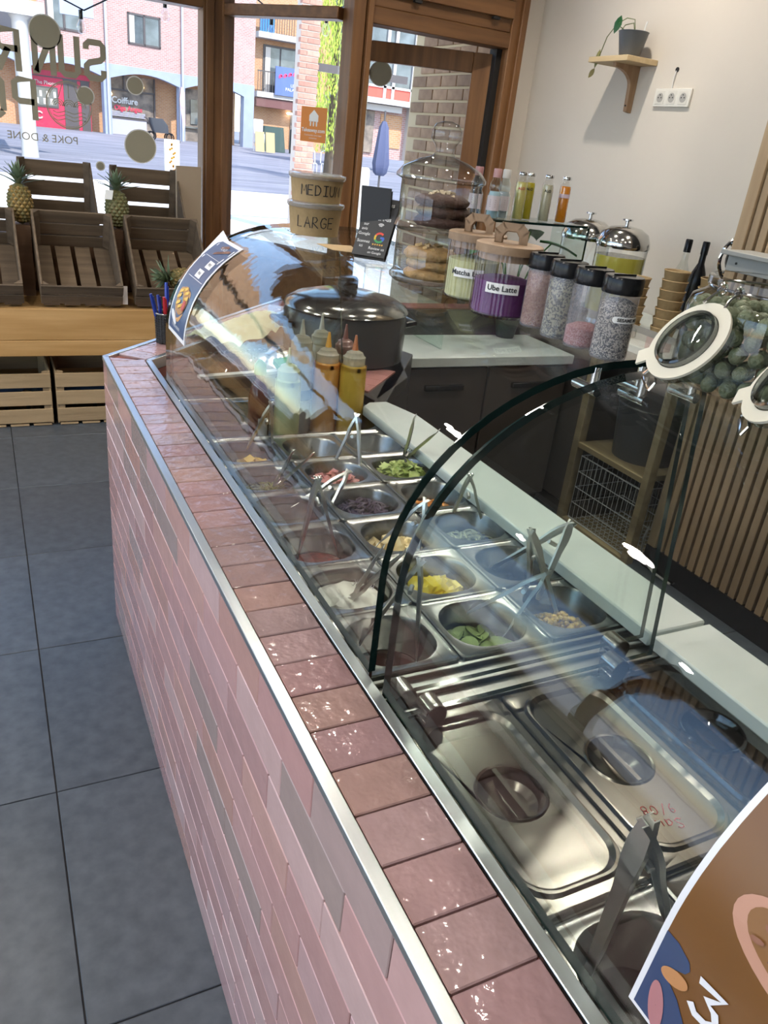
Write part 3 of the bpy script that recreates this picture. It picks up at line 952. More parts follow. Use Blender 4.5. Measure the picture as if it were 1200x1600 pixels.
# festoon lights under the canopy outside
fs = thing('festoon_lights', 'black festoon cable with clear glass bulbs hanging outside the windows', 'string lights', (1.2, 6.0, 2.25))
pts = [(-1.0, 0, .1), (-.62, 0, -.18), (-.5, 0, -.22), (-.34, 0, -.13), (-.05, 0, .02), (.0, 0, -.08), (.08, 0, .02), (.45, 0, .1), (.75, 0, -.06), (1.1, 0, .02), (1.5, 0, .15)]
obj('cable', MB().tube(pts, .005, 6), M_blackp, fs, local=True)
for x, z in ((-.52, -.22), (.0, -.08), (.72, -.07), (1.12, .0)):
    so_ = obj('socket', MB().lathe([(.013, 0), (.013, -.05)], (x, 0, z), 8), M_blackp, fs, local=True)
    obj('bulb', MB().lathe([(.012, -.05), (.028, -.08), (.03, -.10), (.02, -.125), (.002, -.13)], (x, 0, z), 10), glass('bulb_glass', (.95, .95, .95), .1), so_, local=True)
ec = thing('white_garden_chair', 'white plastic chair back just outside the door post', 'chair', (3.15, 7.0, gz(7)))
obj('backrest', MB().box((-.07, -.02, .42), (.07, .02, 1.22)), M_white, ec, local=True, bevel=.018)
obj('seat', MB().box((-.07, -.40, .40), (.30, .0, .44)), M_white, ec, local=True, bevel=.01)
for sx in (-.05, .28):
    for sy in (-.38, -.04):
        obj('leg', MB().box((sx - .015, sy - .015, 0), (sx + .015, sy + .015, .41)), M_white, ec, local=True)

# ------------------------------------------------------------------ tiled counter
CX0, CXI, CZ = 0.264, 0.387, 0.86
Y0 = -0.62
d2 = Vector((0.69, 0.724))
n2_ = Vector((0.724, -0.69))
PINK = [(.42,.245,.235),(.38,.215,.205),(.45,.275,.265),(.36,.21,.205),(.33,.235,.225),(.40,.225,.215),(.43,.25,.22),(.29,.215,.20),(.42,.265,.265),(.39,.22,.19),(.46,.31,.30)]
M_tile = ramp_tile('glazed_pink_tile', PINK, 0.16, 0.25, 30)
M_tilet = ramp_tile('glazed_pink_top_tile', [(.315, .200, .198), (.295, .18, .178), (.33, .22, .218), (.27, .18, .172), (.305, .19, .192), (.315, .20, .178), (.28, .195, .192)], 0.08, 1.0, 46)
M_tgrout = mat('pink_grout', (.19, .062, .05), .8)
ct = thing('tiled_counter', 'long service counter faced in glossy pink tiles with aluminium edge trims', 'counter', (0.325, 1.0, 0))
O1 = Vector((CX0, 2.25)); O2 = O1 + d2 * 1.16
I1 = Vector((CXI, 2.197)); I2 = I1 + d2 * 1.05
e = 0.0085
body = MB().prism([(CX0 + e, Y0), (CX0 + e, 2.245), (O2.x + .004, O2.y - .008), (2.87, O2.y - .008), (2.87, O2.y - .11), (O2.x + .06, O2.y - .11), (CXI - .004, 2.192), (CXI - .004, Y0)], 0, CZ - .006)
obj('counter_core', body, M_tgrout, ct, smooth=0)
obj('staff_panel', MB().box((1.40, O2.y - .125, 0), (2.868, O2.y - .111, CZ - .01)), mat('dark_staff_panel', (.045, .042, .040), .3), ct, smooth=0)
rows, ph, tw = 13, 0.0655, 0.20
tme = mesh('tile', MB().box((0, 0, 0), (.0088, tw - .0022, ph - .0022)), M_tile, smooth=0, bevel=.0012)
for r in range(rows):
    z = CZ - .008 - ph * (r + 1)
    off = (0.0, .1, .055, .145)[r % 4]
    k = 0
    while True:
        y = Y0 - off + tw * k
        k += 1
        if y > 2.245:
            break
        y1 = min(y + tw, 2.25)
        y0_ = max(y, Y0)
        if y1 - y0_ < .012:
            continue
        o = obj('tile', None, None, ct, me=tme)
        o.location = Vector((CX0 - random.uniform(0, .0008), y0_, z)) - WL[ct.name]
        if y1 - y0_ < tw - .001:
            o.scale = (1, (y1 - y0_ - .0022) / (tw - .0022), 1)
# the chamfered customer side, seen only from round the corner
cf = MB()
for r in range(rows):
    z = CZ - .008 - ph * (r + 1)
    for k in range(6):
        a = max(0.003, -.1 * (r % 2) + tw * k); b = min(1.155, -.1 * (r % 2) + tw * (k + 1) - .002)
        if b > a:
            p0, p1 = O1 + d2 * a, O1 + d2 * b
            q = n2_ * .008
            cf.add([(p.x + w.x, p.y + w.y, zq) for zq in (z, z + ph - .002) for p, w in ((p0, Vector((0, 0))), (p1, Vector((0, 0))), (p1, q), (p0, q))],
                   [(3, 2, 1, 0), (4, 5, 6, 7), (0, 1, 5, 4), (1, 2, 6, 5), (2, 3, 7, 6), (3, 0, 4, 7)])
o = obj('tile_facing', cf, mat('glazed_pink_facing', (.43, .19, .165), .16, var=.15, vscale=9), ct, smooth=0)
o['kind'] = 'stuff'
# top row
tt = mesh('tile', MB().box((CX0 + .0165, 0, -.008), (CXI - .0165, .0633, 0)), M_tilet, smooth=0, bevel=.0014)
yj = .31 - .0655 * 14
while yj < 2.15:
    if yj > Y0 - .03:
        o = obj('tile', None, None, ct, me=tt)
        o.location = Vector((0, yj, CZ - random.uniform(0, .0006))) - WL[ct.name]
    yj += .0655
yl = yj
mt = MB().prism([(CX0 + .0165, yl), (CXI - .0165, yl), (CXI - .0165, 2.203), (CX0 + .0165, 2.238)], CZ - .008, CZ)
obj('tile', mt, M_tilet, ct, smooth=0, bevel=.001)
tq = mesh('tile', MB().box((0, .0165, -.008), (.0633, .1065, 0)), M_tilet, smooth=0, bevel=.0014)
ang2 = math.atan2(d2.y, d2.x)
for k in range(15):
    s = .05 + .0655 * k
    p = O1 + d2 * s
    o = obj('tile', None, None, ct, me=tq)
    o.location = Vector((p.x + n2_.x * .121, p.y + n2_.y * .121, CZ)) - WL[ct.name]
    o.rotation_euler = (0, 0, ang2)
    o.location = Vector((p.x, p.y, CZ)) - WL[ct.name]
    o.scale = (1, -1, 1)
tmb = MB().box((CX0 - .0015, Y0, CZ - .010), (CX0 + .0145, 2.25, CZ + .0018))
obj('edge_trim', tmb, M_alu, ct, bevel=.001)
def dirbox(p, q, w0, w1, z0, z1, mb=None):
    mb = mb or MB()
    p, q = Vector(p), Vector(q)
    d = (q - p).normalized(); n = Vector((d.y, -d.x))
    P = [p + n * w0, q + n * w0, q + n * w1, p + n * w1]
    mb.prism([(a.x, a.y) for a in P], z0, z1)
    return mb
obj('edge_trim', dirbox(O1, O2, -.0015, .0145, CZ - .010, CZ + .0018), M_alu, ct, bevel=.001)
obj('edge_trim', MB().box((CXI - .0145, Y0, CZ - .03), (CXI + .0015, 2.197, CZ + .0018)), M_alu, ct, bevel=.001)
obj('edge_trim', dirbox(I1, I2, -.0145, .0015, CZ - .03, CZ + .0018), M_alu, ct, bevel=.001)
# staff side of the chamfered leg: a dark work shelf that carries the rice cooker
lw = MB().prism([(CXI + .006, 2.215), (I2.x - .02, I2.y + .01), (1.36, 2.60), (1.20, 2.17), (.98, 1.95), (.95, 2.19)], .76, .80)
lw.prism([(.965, 1.93), (1.005, 1.93), (1.36, 2.44), (1.34, 2.50)], .0, .80)
obj('work_shelf', lw, mat('dark_laminate', (.055, .05, .047), .35), ct, smooth=0, bevel=.002)
pk = MB()
for k in range(4):
    p = Vector((.99, 2.02)) + Vector((.69, .724)) * (.068 * k)
    pk.prism([(p.x, p.y), (p.x + .045, p.y + .047), (p.x - .02, p.y + .112), (p.x - .065, p.y + .065)], .80, .806)
o = obj('tile_facing', pk, mat('glazed_pink_shelf', (.43, .20, .18), .15), ct, smooth=0)
o['kind'] = 'stuff'

# ------------------------------------------------------------------ refrigerated well with its pans
PZ = 0.775
XC = (0.5135, 0.6865, 0.8595)
wl_ = thing('steel_prep_well', 'stainless refrigerated prep well sunk into the counter behind the tiled ledge', 'prep table', (0.67, 0.9, 0))
wb = MB().box((CXI + .002, Y0, .0), (1.03, 2.20, .50))
for a, b in (((CXI + .002, Y0, .5), (.428, 2.20, PZ - .004)), ((.944, Y0, .5), (1.03, 2.20, PZ - .004)), ((.428, 2.098, .5), (.944, 2.20, PZ - .004)), ((.428, Y0, .5), (.944, .050, PZ - .004))):
    wb.box(a, b)
obj('well_body', wb, M_steel_d, wl_, smooth=0, bevel=.0015)
db = MB().box((CXI + .002, .703, .5), (.944, .799, PZ - .006))
for y in (.712, .750, .788):
    db.box((.392, y - .004, PZ - .006), (.944, y + .004, PZ + .002))
obj('divider_bar', db, M_steel_d, wl_, smooth=0, bevel=.0012)
sq = MB()
for k in range(1, 6):
    y = .80 + .162 * k
    sq.box((.427, y - .004, PZ - .03), (.946, y + .004, PZ - .0065))
for x in (.600, .773):
    sq.box((x - .004, .05, PZ - .04), (x + .004, 1.772, PZ - .0065))
sq.box((.427, 1.768, PZ - .03), (.946, 1.776, PZ - .0065)); sq.box((.427, .371, PZ - .03), (.946, .379, PZ - .0065)); sq.box((.427, .209, PZ - .03), (.946, .217, PZ - .0065))
obj('support_bar', sq, M_steel, wl_, smooth=0)

def pan_mb(w, l, dep, r=.055, bx=.013, by=.015):
    hx, hy = w / 2 - .0012, l / 2 - .0012
    L = [rrect(hx, hy, .010, -.006), rrect(hx, hy, .010, .0), rrect(hx - .0025, hy - .0025, .009, .0022), rrect(hx - .005, hy - .005, .009, .0004),
         rrect(hx - bx, hy - by, r, .0), rrect(hx - bx - .003, hy - by - .003, r, -.006), rrect(hx - bx - .010, hy - by - .010, r, -dep + .018),
         rrect(hx - bx - .024, hy - by - .024, r * .7, -dep)]
    return MB().loft(L, cap1=True)
M_pan = mat('pan_steel', (.27, .27, .26), .27, metal=1.0, var=.12, vscale=12, bump=.015, bscale=50)
pan6 = mesh('pan', pan_mb(.173, .162, .10), M_pan)
COLN = ('ledge-side', 'middle', 'marble-side')
ORD = ('first', 'second', 'third', 'fourth', 'fifth', 'sixth')
# what each pan holds, nearest row first: ledge side, middle, marble side
CONT = [['dark red sauce', 'cucumber slices', 'sweetcorn'], ['white sauce', 'pineapple chunks', 'black seaweed'], ['red tuna marinade', 'feta cheese cubes', 'bean sprouts'],
        ['pale crumbs', 'purple cabbage', 'orange carrot shreds'], ['chopped green seaweed', 'pink radish', 'chopped lettuce'], ['yellow mango dice', 'dark herb scraps', 'fried onion crumbs']]
for k in range(6):
    for c in range(3):
        p = thing('gastronorm_pan', 'small steel food pan holding %s in the display well' % CONT[k][c], 'pan', (XC[c], .881 + .162 * k, PZ), group='small steel pans in the well')
        obj('pan_shell', None, None, p, me=pan6, local=True)

def chunk(mb, c, s, kind, rng):
    rot = Matrix.Rotation(rng.uniform(0, 6.28), 3, 'Z') @ Matrix.Rotation(rng.uniform(-.7, .7), 3, 'X') @ Matrix.Rotation(rng.uniform(-.7, .7), 3, 'Y')
    c = Vector(c)
    if kind == 'cube':
        mb.obox(c, rot @ Vector((s, 0, 0)), rot @ Vector((0, s * rng.uniform(.8, 1.2), 0)), rot @ Vector((0, 0, s * rng.uniform(.7, 1.1))))
    elif kind == 'slice':
        R2 = Matrix.Rotation(rng.uniform(-.5, .5), 3, 'X') @ Matrix.Rotation(rng.uniform(-.5, .5), 3, 'Y')
        l = [[c + R2 @ Vector((s * q * math.cos(2 * PI * k / 14), s * q * math.sin(2 * PI * k / 14), z)) for k in range(14)] for q, z in ((.97, -.0015), (1, 0), (.97, .0015))]
        mb.loft(l, 1, False, False)
        mb.add([tuple(p) for p in l[2]], [tuple(range(14))], 0)
        mb.add([tuple(p) for p in l[0]], [tuple(range(14))], 0)
    elif kind == 'strip':
        n = 5
        d = rot @ Vector((1, 0, 0)); d.z *= .3
        w = d.cross(Vector((0, 0, 1))).normalized() * s * .16
        b = rng.uniform(-.5, .5) * s
        P = [c + d * s * (i / (n - 1) - .5) * 2 + Vector((0, 0, s * .25 * math.sin(PI * i / (n - 1)))) + w * (b / s) * 4 * math.sin(PI * i / (n - 1)) for i in range(n)]
        L = [[p - w, p + Vector((0, 0, s * .12)), p + w, p - Vector((0, 0, s * .08))] for p in P]
        mb.loft(L, 0, True, True)
    elif kind == 'kernel':
        mb.ball(c, s, s * .8, s * .7, 7, 5, rot=rot)
    elif kind == 'leaf':
        w = rot @ Vector((s, 0, 0)); h = rot @ Vector((0, s * .7, 0)); z = Vector((0, 0, s * .3))
        mb.add([c - w, c - h + z, c + w, c + h + z * .5, c + z * .2], [(0, 1, 4), (1, 2, 4), (2, 3, 4), (3, 0, 4)])

def food(name, label, cat, x, y, mats, kind, n, s, z0, cover=1.0, mound=.018, seed=1, side=None):
    rng = random.Random(seed)
    mb = MB()
    hx, hy = .056 * cover, .048 * cover
    for i in range(n):
        u, v = rng.uniform(-1, 1), rng.uniform(-1, 1)
        if u * u + v * v > 1.25:
            u *= .7; v *= .7
        sx, sy = side or (0, 0)
        h = mound * max(0, 1 - .7 * (u * u + v * v)) * rng.uniform(.2, 1)
        chunk(mb, (u * hx + sx, v * hy + sy, z0 + h), s * rng.uniform(.75, 1.2), kind, rng)
    # bed the loose pieces lie on
    bed = [rrect(hx + .006, hy + .006, .04, z0 - .06, cx=(side or (0, 0))[0], cy=(side or (0, 0))[1]), rrect(hx + .008, hy + .008, .045, z0 - .006, cx=(side or (0, 0))[0], cy=(side or (0, 0))[1]), rrect(hx * .5, hy * .5, .03, z0 + mound * .3, cx=(side or (0, 0))[0], cy=(side or (0, 0))[1])]
    mb.loft(bed, 0, True, True)
    o = obj(name, mb, mats, None, smooth=35)
    o.location = (x, y, PZ)
    return tag(o, label, cat, kind='stuff')

def liquid(name, label, cat, x, y, m, z0, bump=.004, seed=3, lumps=0):
    mb = MB()
    loops = [rrect(.058, .052, .044, -.096), rrect(.0605, .0545, .05, z0 - .001)]
    for q in (.9, .7, .5, .3, .12):
        l = rrect(.0605 * q, .0545 * q, .05 * q, z0)
        loops.append([(a, b, z0 + bump * mnoise.noise(Vector((a * 45, b * 45, seed)))) for a, b, _ in l])
    mb.loft(loops, 0, True, True)
    o = obj(name, mb, m, None, smooth=60)
    o.location = (x, y, PZ)
    return tag(o, label, cat, kind='stuff')
py = lambda k: .881 + .162 * k
M_corn = mat('corn_yellow', (.62, .40, .05), .35, rand=0, var=.15, vscale=40)
M_pine = mat('pineapple_yellow', (.72, .55, .02), .35, col2=(.80, .66, .10), vscale=30)
liquid('red_sauce', 'dark red sauce in the nearest pan beside the ledge', 'sauce', XC[0], py(0), mat('dark_red_sauce', (.06, .014, .012), .25), -.062)
liquid('white_sauce', 'thick white sauce in the pan under the spring tongs', 'sauce', XC[0], py(1), mat('white_sauce', (.66, .68, .62), .35), -.022, .022, 5)
liquid('tuna_marinade', 'reddish tuna marinade in the third pan along the ledge', 'food', XC[0], py(2), mat('red_marinade', (.20, .045, .035), .3, var=.4, vscale=60, bump=.5, bscale=90), -.048, .008)
food('crumbs', 'few pale crumbs left in a nearly empty dark pan', 'food', XC[0], py(3), mat('pale_crumb', (.42, .32, .20), .7), 'kernel', 16, .006, -.088, .62, .01, 2, side=(.018, -.01))
food('green_seaweed', 'chopped green seaweed salad in pan by the ledge', 'food', XC[0], py(4), mat('seaweed_green', (.10, .12, .02), .4, col2=(.20, .22, .05), vscale=60), 'strip', 130, .012, -.042, 1.0, .02, 3)
food('mango_dice', 'pale yellow mango dice at one end of a pan', 'food', XC[0], py(5), mat('mango_yellow', (.68, .46, .09), .4), 'cube', 40, .0095, -.046, .6, .02, 4, side=(.02, -.004))
food('cucumber_slices', 'green cucumber slices in nearest pan of the middle column', 'food', XC[1], py(0), [mat('cucumber_flesh', (.32, .42, .17), .3, var=.2, vscale=50), mat('cucumber_skin', (.03, .07, .015), .4)], 'slice', 26, .022, -.056, .95, .02, 5)
food('pineapple_chunks', 'bright yellow pineapple chunks in middle pan', 'food', XC[1], py(1), M_pine, 'cube', 44, .0125, -.050, .95, .022, 6)
food('feta_cubes', 'cream coloured feta cheese cubes in middle pan', 'food', XC[1], py(2), mat('feta_cream', (.74, .60, .33), .5), 'cube', 56, .011, -.046, .95, .02, 7)
food('purple_cabbage', 'shredded dark purple cabbage heap in middle pan', 'food', XC[1], py(3), mat('cabbage_purple', (.030, .016, .045), .35, col2=(.09, .06, .11), vscale=70), 'strip', 200, .0155, -.034, 1.0, .03, 8)
food('pink_radish', 'pink radish pieces heaped in middle pan behind the cabbage', 'food', XC[1], py(4), mat('radish_pink', (.50, .12, .12), .4, col2=(.66, .34, .32), vscale=60), 'leaf', 110, .013, -.032, .95, .03, 9)
food('herb_scraps', 'dark green herb scraps in the farthest middle pan', 'food', XC[1], py(5), mat('herb_dark', (.02, .035, .015), .5), 'leaf', 50, .012, -.070, .9, .015, 10)
food('sweetcorn', 'yellow sweetcorn kernels in nearest pan beside the marble', 'food', XC[2], py(0), M_corn, 'kernel', 190, .0066, -.048, .95, .022, 11, side=(-.004, -.004))
food('black_seaweed', 'black seaweed strands low in a dark pan beside the marble', 'food', XC[2], py(1), mat('seaweed_black', (.012, .014, .010), .25), 'strip', 110, .014, -.055, .95, .02, 12)
food('bean_sprouts', 'greyish bean sprouts in pan under the tall tongs', 'food', XC[2], py(2), mat('sprout_grey', (.20, .21, .13), .4, col2=(.40, .42, .26), vscale=60), 'strip', 120, .015, -.046, 1.0, .02, 13)
food('carrot_shreds', 'orange carrot shreds in pan half hidden by the glass edge', 'food', XC[2], py(3), mat('carrot_orange', (.50, .17, .02), .5), 'strip', 110, .014, -.045, .9, .02, 14)
food('chopped_lettuce', 'light green chopped lettuce heaped in pan beside the marble', 'food', XC[2], py(4), mat('lettuce_green', (.30, .40, .08), .4, col2=(.50, .56, .22), vscale=60), 'leaf', 130, .013, -.020, 1.0, .03, 15)
food('fried_onions', 'amber fried onion crumbs in farthest pan beside the marble', 'food', XC[2], py(5), mat('onion_amber', (.46, .22, .05), .5), 'kernel', 80, .006, -.055, .95, .02, 16)

# big pan at the far end and the two dark pans at the near end
bp = thing('bottle_pan', 'wide steel pan at the far end of the well holding squeeze bottles', 'pan', (.6865, 1.9345, PZ))
obj('pan_shell', pan_mb(.517, .322, .068, r=.06), M_pan, bp, local=True)
M_blackpan = mat('black_pan_interior', (.015, .014, .014), .25)
for c, lab in ((0, 'dark steel pan in front of the lids with tall tongs in it'), (1, 'dark pan beside the tongs pan, half hidden by menu card'), (2, 'dark pan behind the near menu card beside marble')):
    p = thing('gastronorm_pan', lab, 'pan', (XC[c], .295, PZ), group='dark pans before the lids')
    obj('pan_shell', None, None, p, me=pan6, local=True)
    obj('black_liner', MB().loft([rrect(.0705, .063, .055, -.007), rrect(.064, .056, .055, -.075), rrect(.05, .045, .04, -.0765)], cap1=True), M_blackpan, p, local=True)
for c, lab in ((0, 'nearest dark pan by the ledge at the bottom edge'), (1, 'nearest dark pan in the middle under the menu card'), (2, 'nearest dark pan by the marble under the menu card')):
    p = thing('gastronorm_pan', lab, 'pan', (XC[c], .132, PZ), group='dark pans before the lids')
    obj('pan_shell', None, None, p, me=pan6, local=True)

# three lidded long pans
def lid_mb():
    """flat steel lid: stepped rim, sunken panel, round grip bowl in the middle"""
    hx, hy = .0855, .1605
    L = [rrect(hx, hy, .010, -.003), rrect(hx, hy, .010, .003), rrect(hx - .003, hy - .003, .010, .0045), rrect(hx - .013, hy - .015, .040, .0045),
         rrect(hx - .0155, hy - .018, .040, .009), rrect(hx - .018, hy - .021, .040, .0092), rrect(hx - .023, hy - .027, .038, .0035)]
    n = len(L[0])
    def ring(r, z):
        return [(r * math.cos(a), r * math.sin(a), z) for a in [2 * PI * (k + .5) / n for k in range(n)]]
    mb = MB().loft(L)
    o = len(mb.v) - n
    rg = ring(.0475, .0035)
    mb.v += rg
    k0 = min(range(n), key=lambda k: math.atan2(L[-1][k][1], L[-1][k][0]) % (2 * PI))
    ang = [math.atan2(p[1], p[0]) % (2 * PI) for p in L[-1]]
    i, j = 0, 0                                                            # flat web between the rounded rim and the bowl: march round both rings
    ra = [2 * PI * (k + .5) / n for k in range(n)]
    oa = sorted(range(n), key=lambda k: ang[k])
    while i < n or j < n:
        ni = ang[oa[(i + 1) % n]] + (2 * PI if i + 1 >= n else 0)
        nj = ra[(j + 1) % n] + (2 * PI if j + 1 >= n else 0)
        if j >= n or (i < n and ni <= nj):
            mb.f.append((o + oa[i % n], o + oa[(i + 1) % n], o + n + j % n)); i += 1
        else:
            mb.f.append((o + oa[i % n], o + n + (j + 1) % n, o + n + j % n)); j += 1
        mb.m.append(0)
    B = [rg, ring(.0455, .0058), ring(.0425, .0045), ring(.040, -.001), ring(.036, -.010), ring(.026, -.017), ring(.010, -.019)]
    mb.loft(B, cap1=True)
    return mb
def grip_mb():
    g = MB().box((-.0015, -.0405, -.015), (.0015, .0405, .0035))
    g.box((-.0032, -.0405, .0025), (.0032, .0405, .0045))
    return g
M_lid = mat('lid_steel', (.125, .118, .104), .24, metal=1.0, var=.10, vscale=5, bump=.012, bscale=40)
M_cover = glass('clear_lid', (.62, .62, .60), .09, rough=.02)
lids = [('steel pan lid with round grip nearest the tiled ledge', XC[0], M_lid), ('middle steel pan lid with red handwriting and round grip', XC[1], M_lid), ('clear smoky plastic pan lid beside the marble', XC[2], M_cover)]
for i, (lab, x, m) in enumerate(lids):
    pb_ = MB().loft([rrect(.0855, .1605, .010, -.008), rrect(.0855, .1605, .010, -.0035), rrect(.072, .145, .05, -.004), rrect(.066, .138, .05, -.09), rrect(.05, .12, .04, -.11)], cap1=True)
    p = thing('long_pan', 'long steel pan under the %s' % ('ledge-side lid', 'lid with red writing', 'clear lid')[i], 'pan', (x, .5395, PZ))
    obj('pan_shell', pb_, M_pan if i < 2 else M_blackpan, p, local=True)
    l = thing('pan_lid', lab, 'lid', (x, .5395, PZ + .001))
    obj('lid_panel', lid_mb(), m, l, local=True, smooth=22)
    obj('grip', grip_mb(), m if i < 2 else M_cover, l, local=True)
    if i == 1:
        hw = MB()
        f4 = plane_fn((.004, -.084, .0040), (-.97, .22, 0), (-.22, -.97, 0))
        strokes('Saum', .0145, .0012, f4, hw, u0=-.004, v0=.022)
        strokes('9/08', .0135, .0012, f4, hw, u0=-.006, v0=.0)
        obj('red_handwriting', hw, mat('red_marker', (.32, .012, .015), .5), l, smooth=0, local=True)

# ------------------------------------------------------------------ marble boards beside the well
M_marble = mat('white_marble', (.62, .66, .63), .22, col2=(.50, .55, .52), vscale=5, bump=.02, bscale=30)
tag(obj('marble_board', MB().prism([(.918, .735), (1.045, .735), (1.045, 1.80), (1.008, 1.93), (.95, 1.93), (.918, 1.90)], PZ + .0005, .803), M_marble, None, bevel=.003), 'long white marble board along the staff side of the food pans', 'worktop')
tag(obj('marble_board', MB().prism([(.918, -.5), (1.045, -.5), (1.045, .728), (.918, .728)], PZ + .0005, .803), M_marble, None, bevel=.003), 'nearer white marble board beside the lidded pans', 'worktop')

# ------------------------------------------------------------------ tongs
M_tong = mat('tong_steel', (.60, .60, .58), .33, metal=1.0)
def tongs(label, apex, t1, t2, w=.013, spring=False, m=None, flat=False):
    apex, t1, t2 = Vector(apex), Vector(t1), Vector(t2)
    nrm = (t1 - apex).cross(t2 - apex)
    if nrm.length < 1e-6:
        nrm = Vector((0, 1, 0))
    nrm.normalize()
    m = m or M_tong
    th = thing('serving_tongs', label, 'tongs', tuple(apex))
    ax = ((t1 + t2) / 2 - apex).normalized()
    for t in (t1, t2):
        d = (t - apex); L = d.length; d.normalize()
        out = (d - ax * d.dot(ax)).normalized() if (d - ax * d.dot(ax)).length > 1e-4 else nrm.cross(d)
        st = []
        for f, ww, o_ in ((-.045, .5, .0), (.0, .9, .002), (.10, 1.2, .004), (.20, 1.1, .005), (.35, .85, .003), (.7, .7, .002), (.88, .6, .0), (.95, .95, -.001), (1.0, .6, -.002)):
            c = apex + d * L * f + out * o_
            h = w * ww * .5
            fl_ = .006 if f < .8 else .0015
            a, b = c + nrm * h, c - nrm * h
            i_ = -out * fl_
            k = -out * .0014
            st.append([a, a + i_, a + i_ - nrm * .0014, a + k - nrm * .0014, b + k + nrm * .0014, b + i_ + nrm * .0014, b + i_, b])
        obj('arm', MB().loft(st, cap0=True, cap1=True), m, th, smooth=0)
    c = apex + ax * (.05 if not spring else .02)
    obj('rivet', MB().tube([c - nrm * (w * .62), c + nrm * (w * .62)], .0042, 10), m, th)
    if spring:
        c = apex + ax * .045
        s_ = (t2 - t1).normalized()
        pts = [c + s_ * (-.018 + .036 * k / 60) + (nrm * math.cos(k * .9) + ax * math.sin(k * .9)) * .0055 for k in range(61)]
        obj('spring', MB().tube(pts, .0009, 5), M_chrome, th)
    return th
tongs('steel tongs standing astride the mango pan, apex beside green bottle', (.58, 1.71, .885), (.525, 1.765, .725), (.605, 1.745, .725))
tongs('spring tongs resting upside down in the green seaweed pan', (.545, 1.555, .735), (.565, 1.50, .853), (.595, 1.45, .860), spring=True)
tongs('steel tongs standing in the red tuna marinade', (.505, 1.205, .910), (.49, 1.25, .718), (.578, 1.238, .718), w=.016)
tongs('tongs crossing from cabbage pan to the crumb pan', (.655, 1.40, .832), (.505, 1.44, .72), (.60, 1.37, .74), w=.015)
tongs('tall pale tongs standing in the pink radish', (.76, 1.60, .885), (.705, 1.615, .735), (.765, 1.55, .735))
tongs('spring tongs with raised ends leaning on the marble over lettuce', (.905, 1.60, .765), (.86, 1.50, .92), (.905, 1.45, .895), spring=True)
tongs('tongs standing upright between the feta and the cabbage', (.72, 1.17, .862), (.70, 1.135, .722), (.640, 1.215, .745), w=.014)
tongs('spring tongs dipped in the white sauce', (.515, 1.03, .765), (.52, .955, .905), (.55, .925, .908), spring=True, w=.015)
tongs('broad tongs astride the nearest pan by the glass joint', (.56, .90, .897), (.49, .945, .725), (.572, .882, .705), w=.018)
tongs('slim tongs standing in the bean sprouts behind the glass edge', (.87, 1.25, .868), (.852, 1.288, .722), (.938, 1.25, .722))
tongs('tongs standing upright in the sweetcorn', (.812, .952, .893), (.85, .965, .728), (.878, .905, .728), w=.015)
tongs('long tongs reaching across the cucumber pan', (.802, .882, .852), (.742, .888, .722), (.672, .962, .725), w=.015)
tongs('tongs leaning from the black seaweed pan over the marble', (.918, .975, .885), (.852, 1.095, .735), (.84, .93, .76), w=.015)
tongs('large steel tongs standing in the near dark pan', (.452, .308, .985), (.480, .338, .715), (.585, .325, .745), w=.020)

# ------------------------------------------------------------------ curved glass sneeze guards
M_curve = glass('curved_glass', (.955, .975, .965), .042, wave=.11, wscale=12)
M_gedge = mat('glass_cut_edge', (.006, .018, .016), .08, spec=.6)
def guard_prof(off=0.0, n=16, zb=CZ + .002, xb=.885):
    P = [(.390 + off, zb), (.390 + off, .93), (.390 + off, 1.0)]
    for k in range(1, n):
        a = PI * k / (2 * n)
        P.append((.72 - (.33 - off) * math.cos(a), 1.0 + (.27 - off) * math.sin(a)))
    P += [(.72, 1.27 - off), (xb, 1.27 - off)]
    return P
GO, GI = guard_prof(), guard_prof(.010)
def guard(name, label, y0, y1):
    th = thing(name, label, 'glass screen', (.39, (y0 + y1) / 2, CZ))
    n = len(GO)
    mb = MB()
    o_ = 0
    for P, flip in ((GO, 0), (GI, 1)):
        vs = [(x, y, z) for y in (y0, y1) for x, z in P]
        mb.add(vs, [(i, i + 1, n + i + 1, n + i) for i in range(n - 1)], 0)
    for y in (y0, y1):
        mb.add([(x, y, z) for x, z in GO] + [(x, y, z) for x, z in GI], [(i, i + 1, n + i + 1, n + i) for i in range(n - 1)], 1)
    for i in (0, n - 1):
        mb.add([(GO[i][0], y0, GO[i][1]), (GO[i][0], y1, GO[i][1]), (GI[i][0], y1, GI[i][1]), (GI[i][0], y0, GI[i][1])], [(0, 1, 2, 3)], 1)
    obj('curved_pane', mb, [M_curve, M_gedge], th, smooth=30)
    return th
guard('curved_glass_guard', 'long curved glass guard over the open food pans', .715, 2.0)
guard('curved_glass_guard', 'nearer curved glass guard over the lidded pans', -.5, .672)
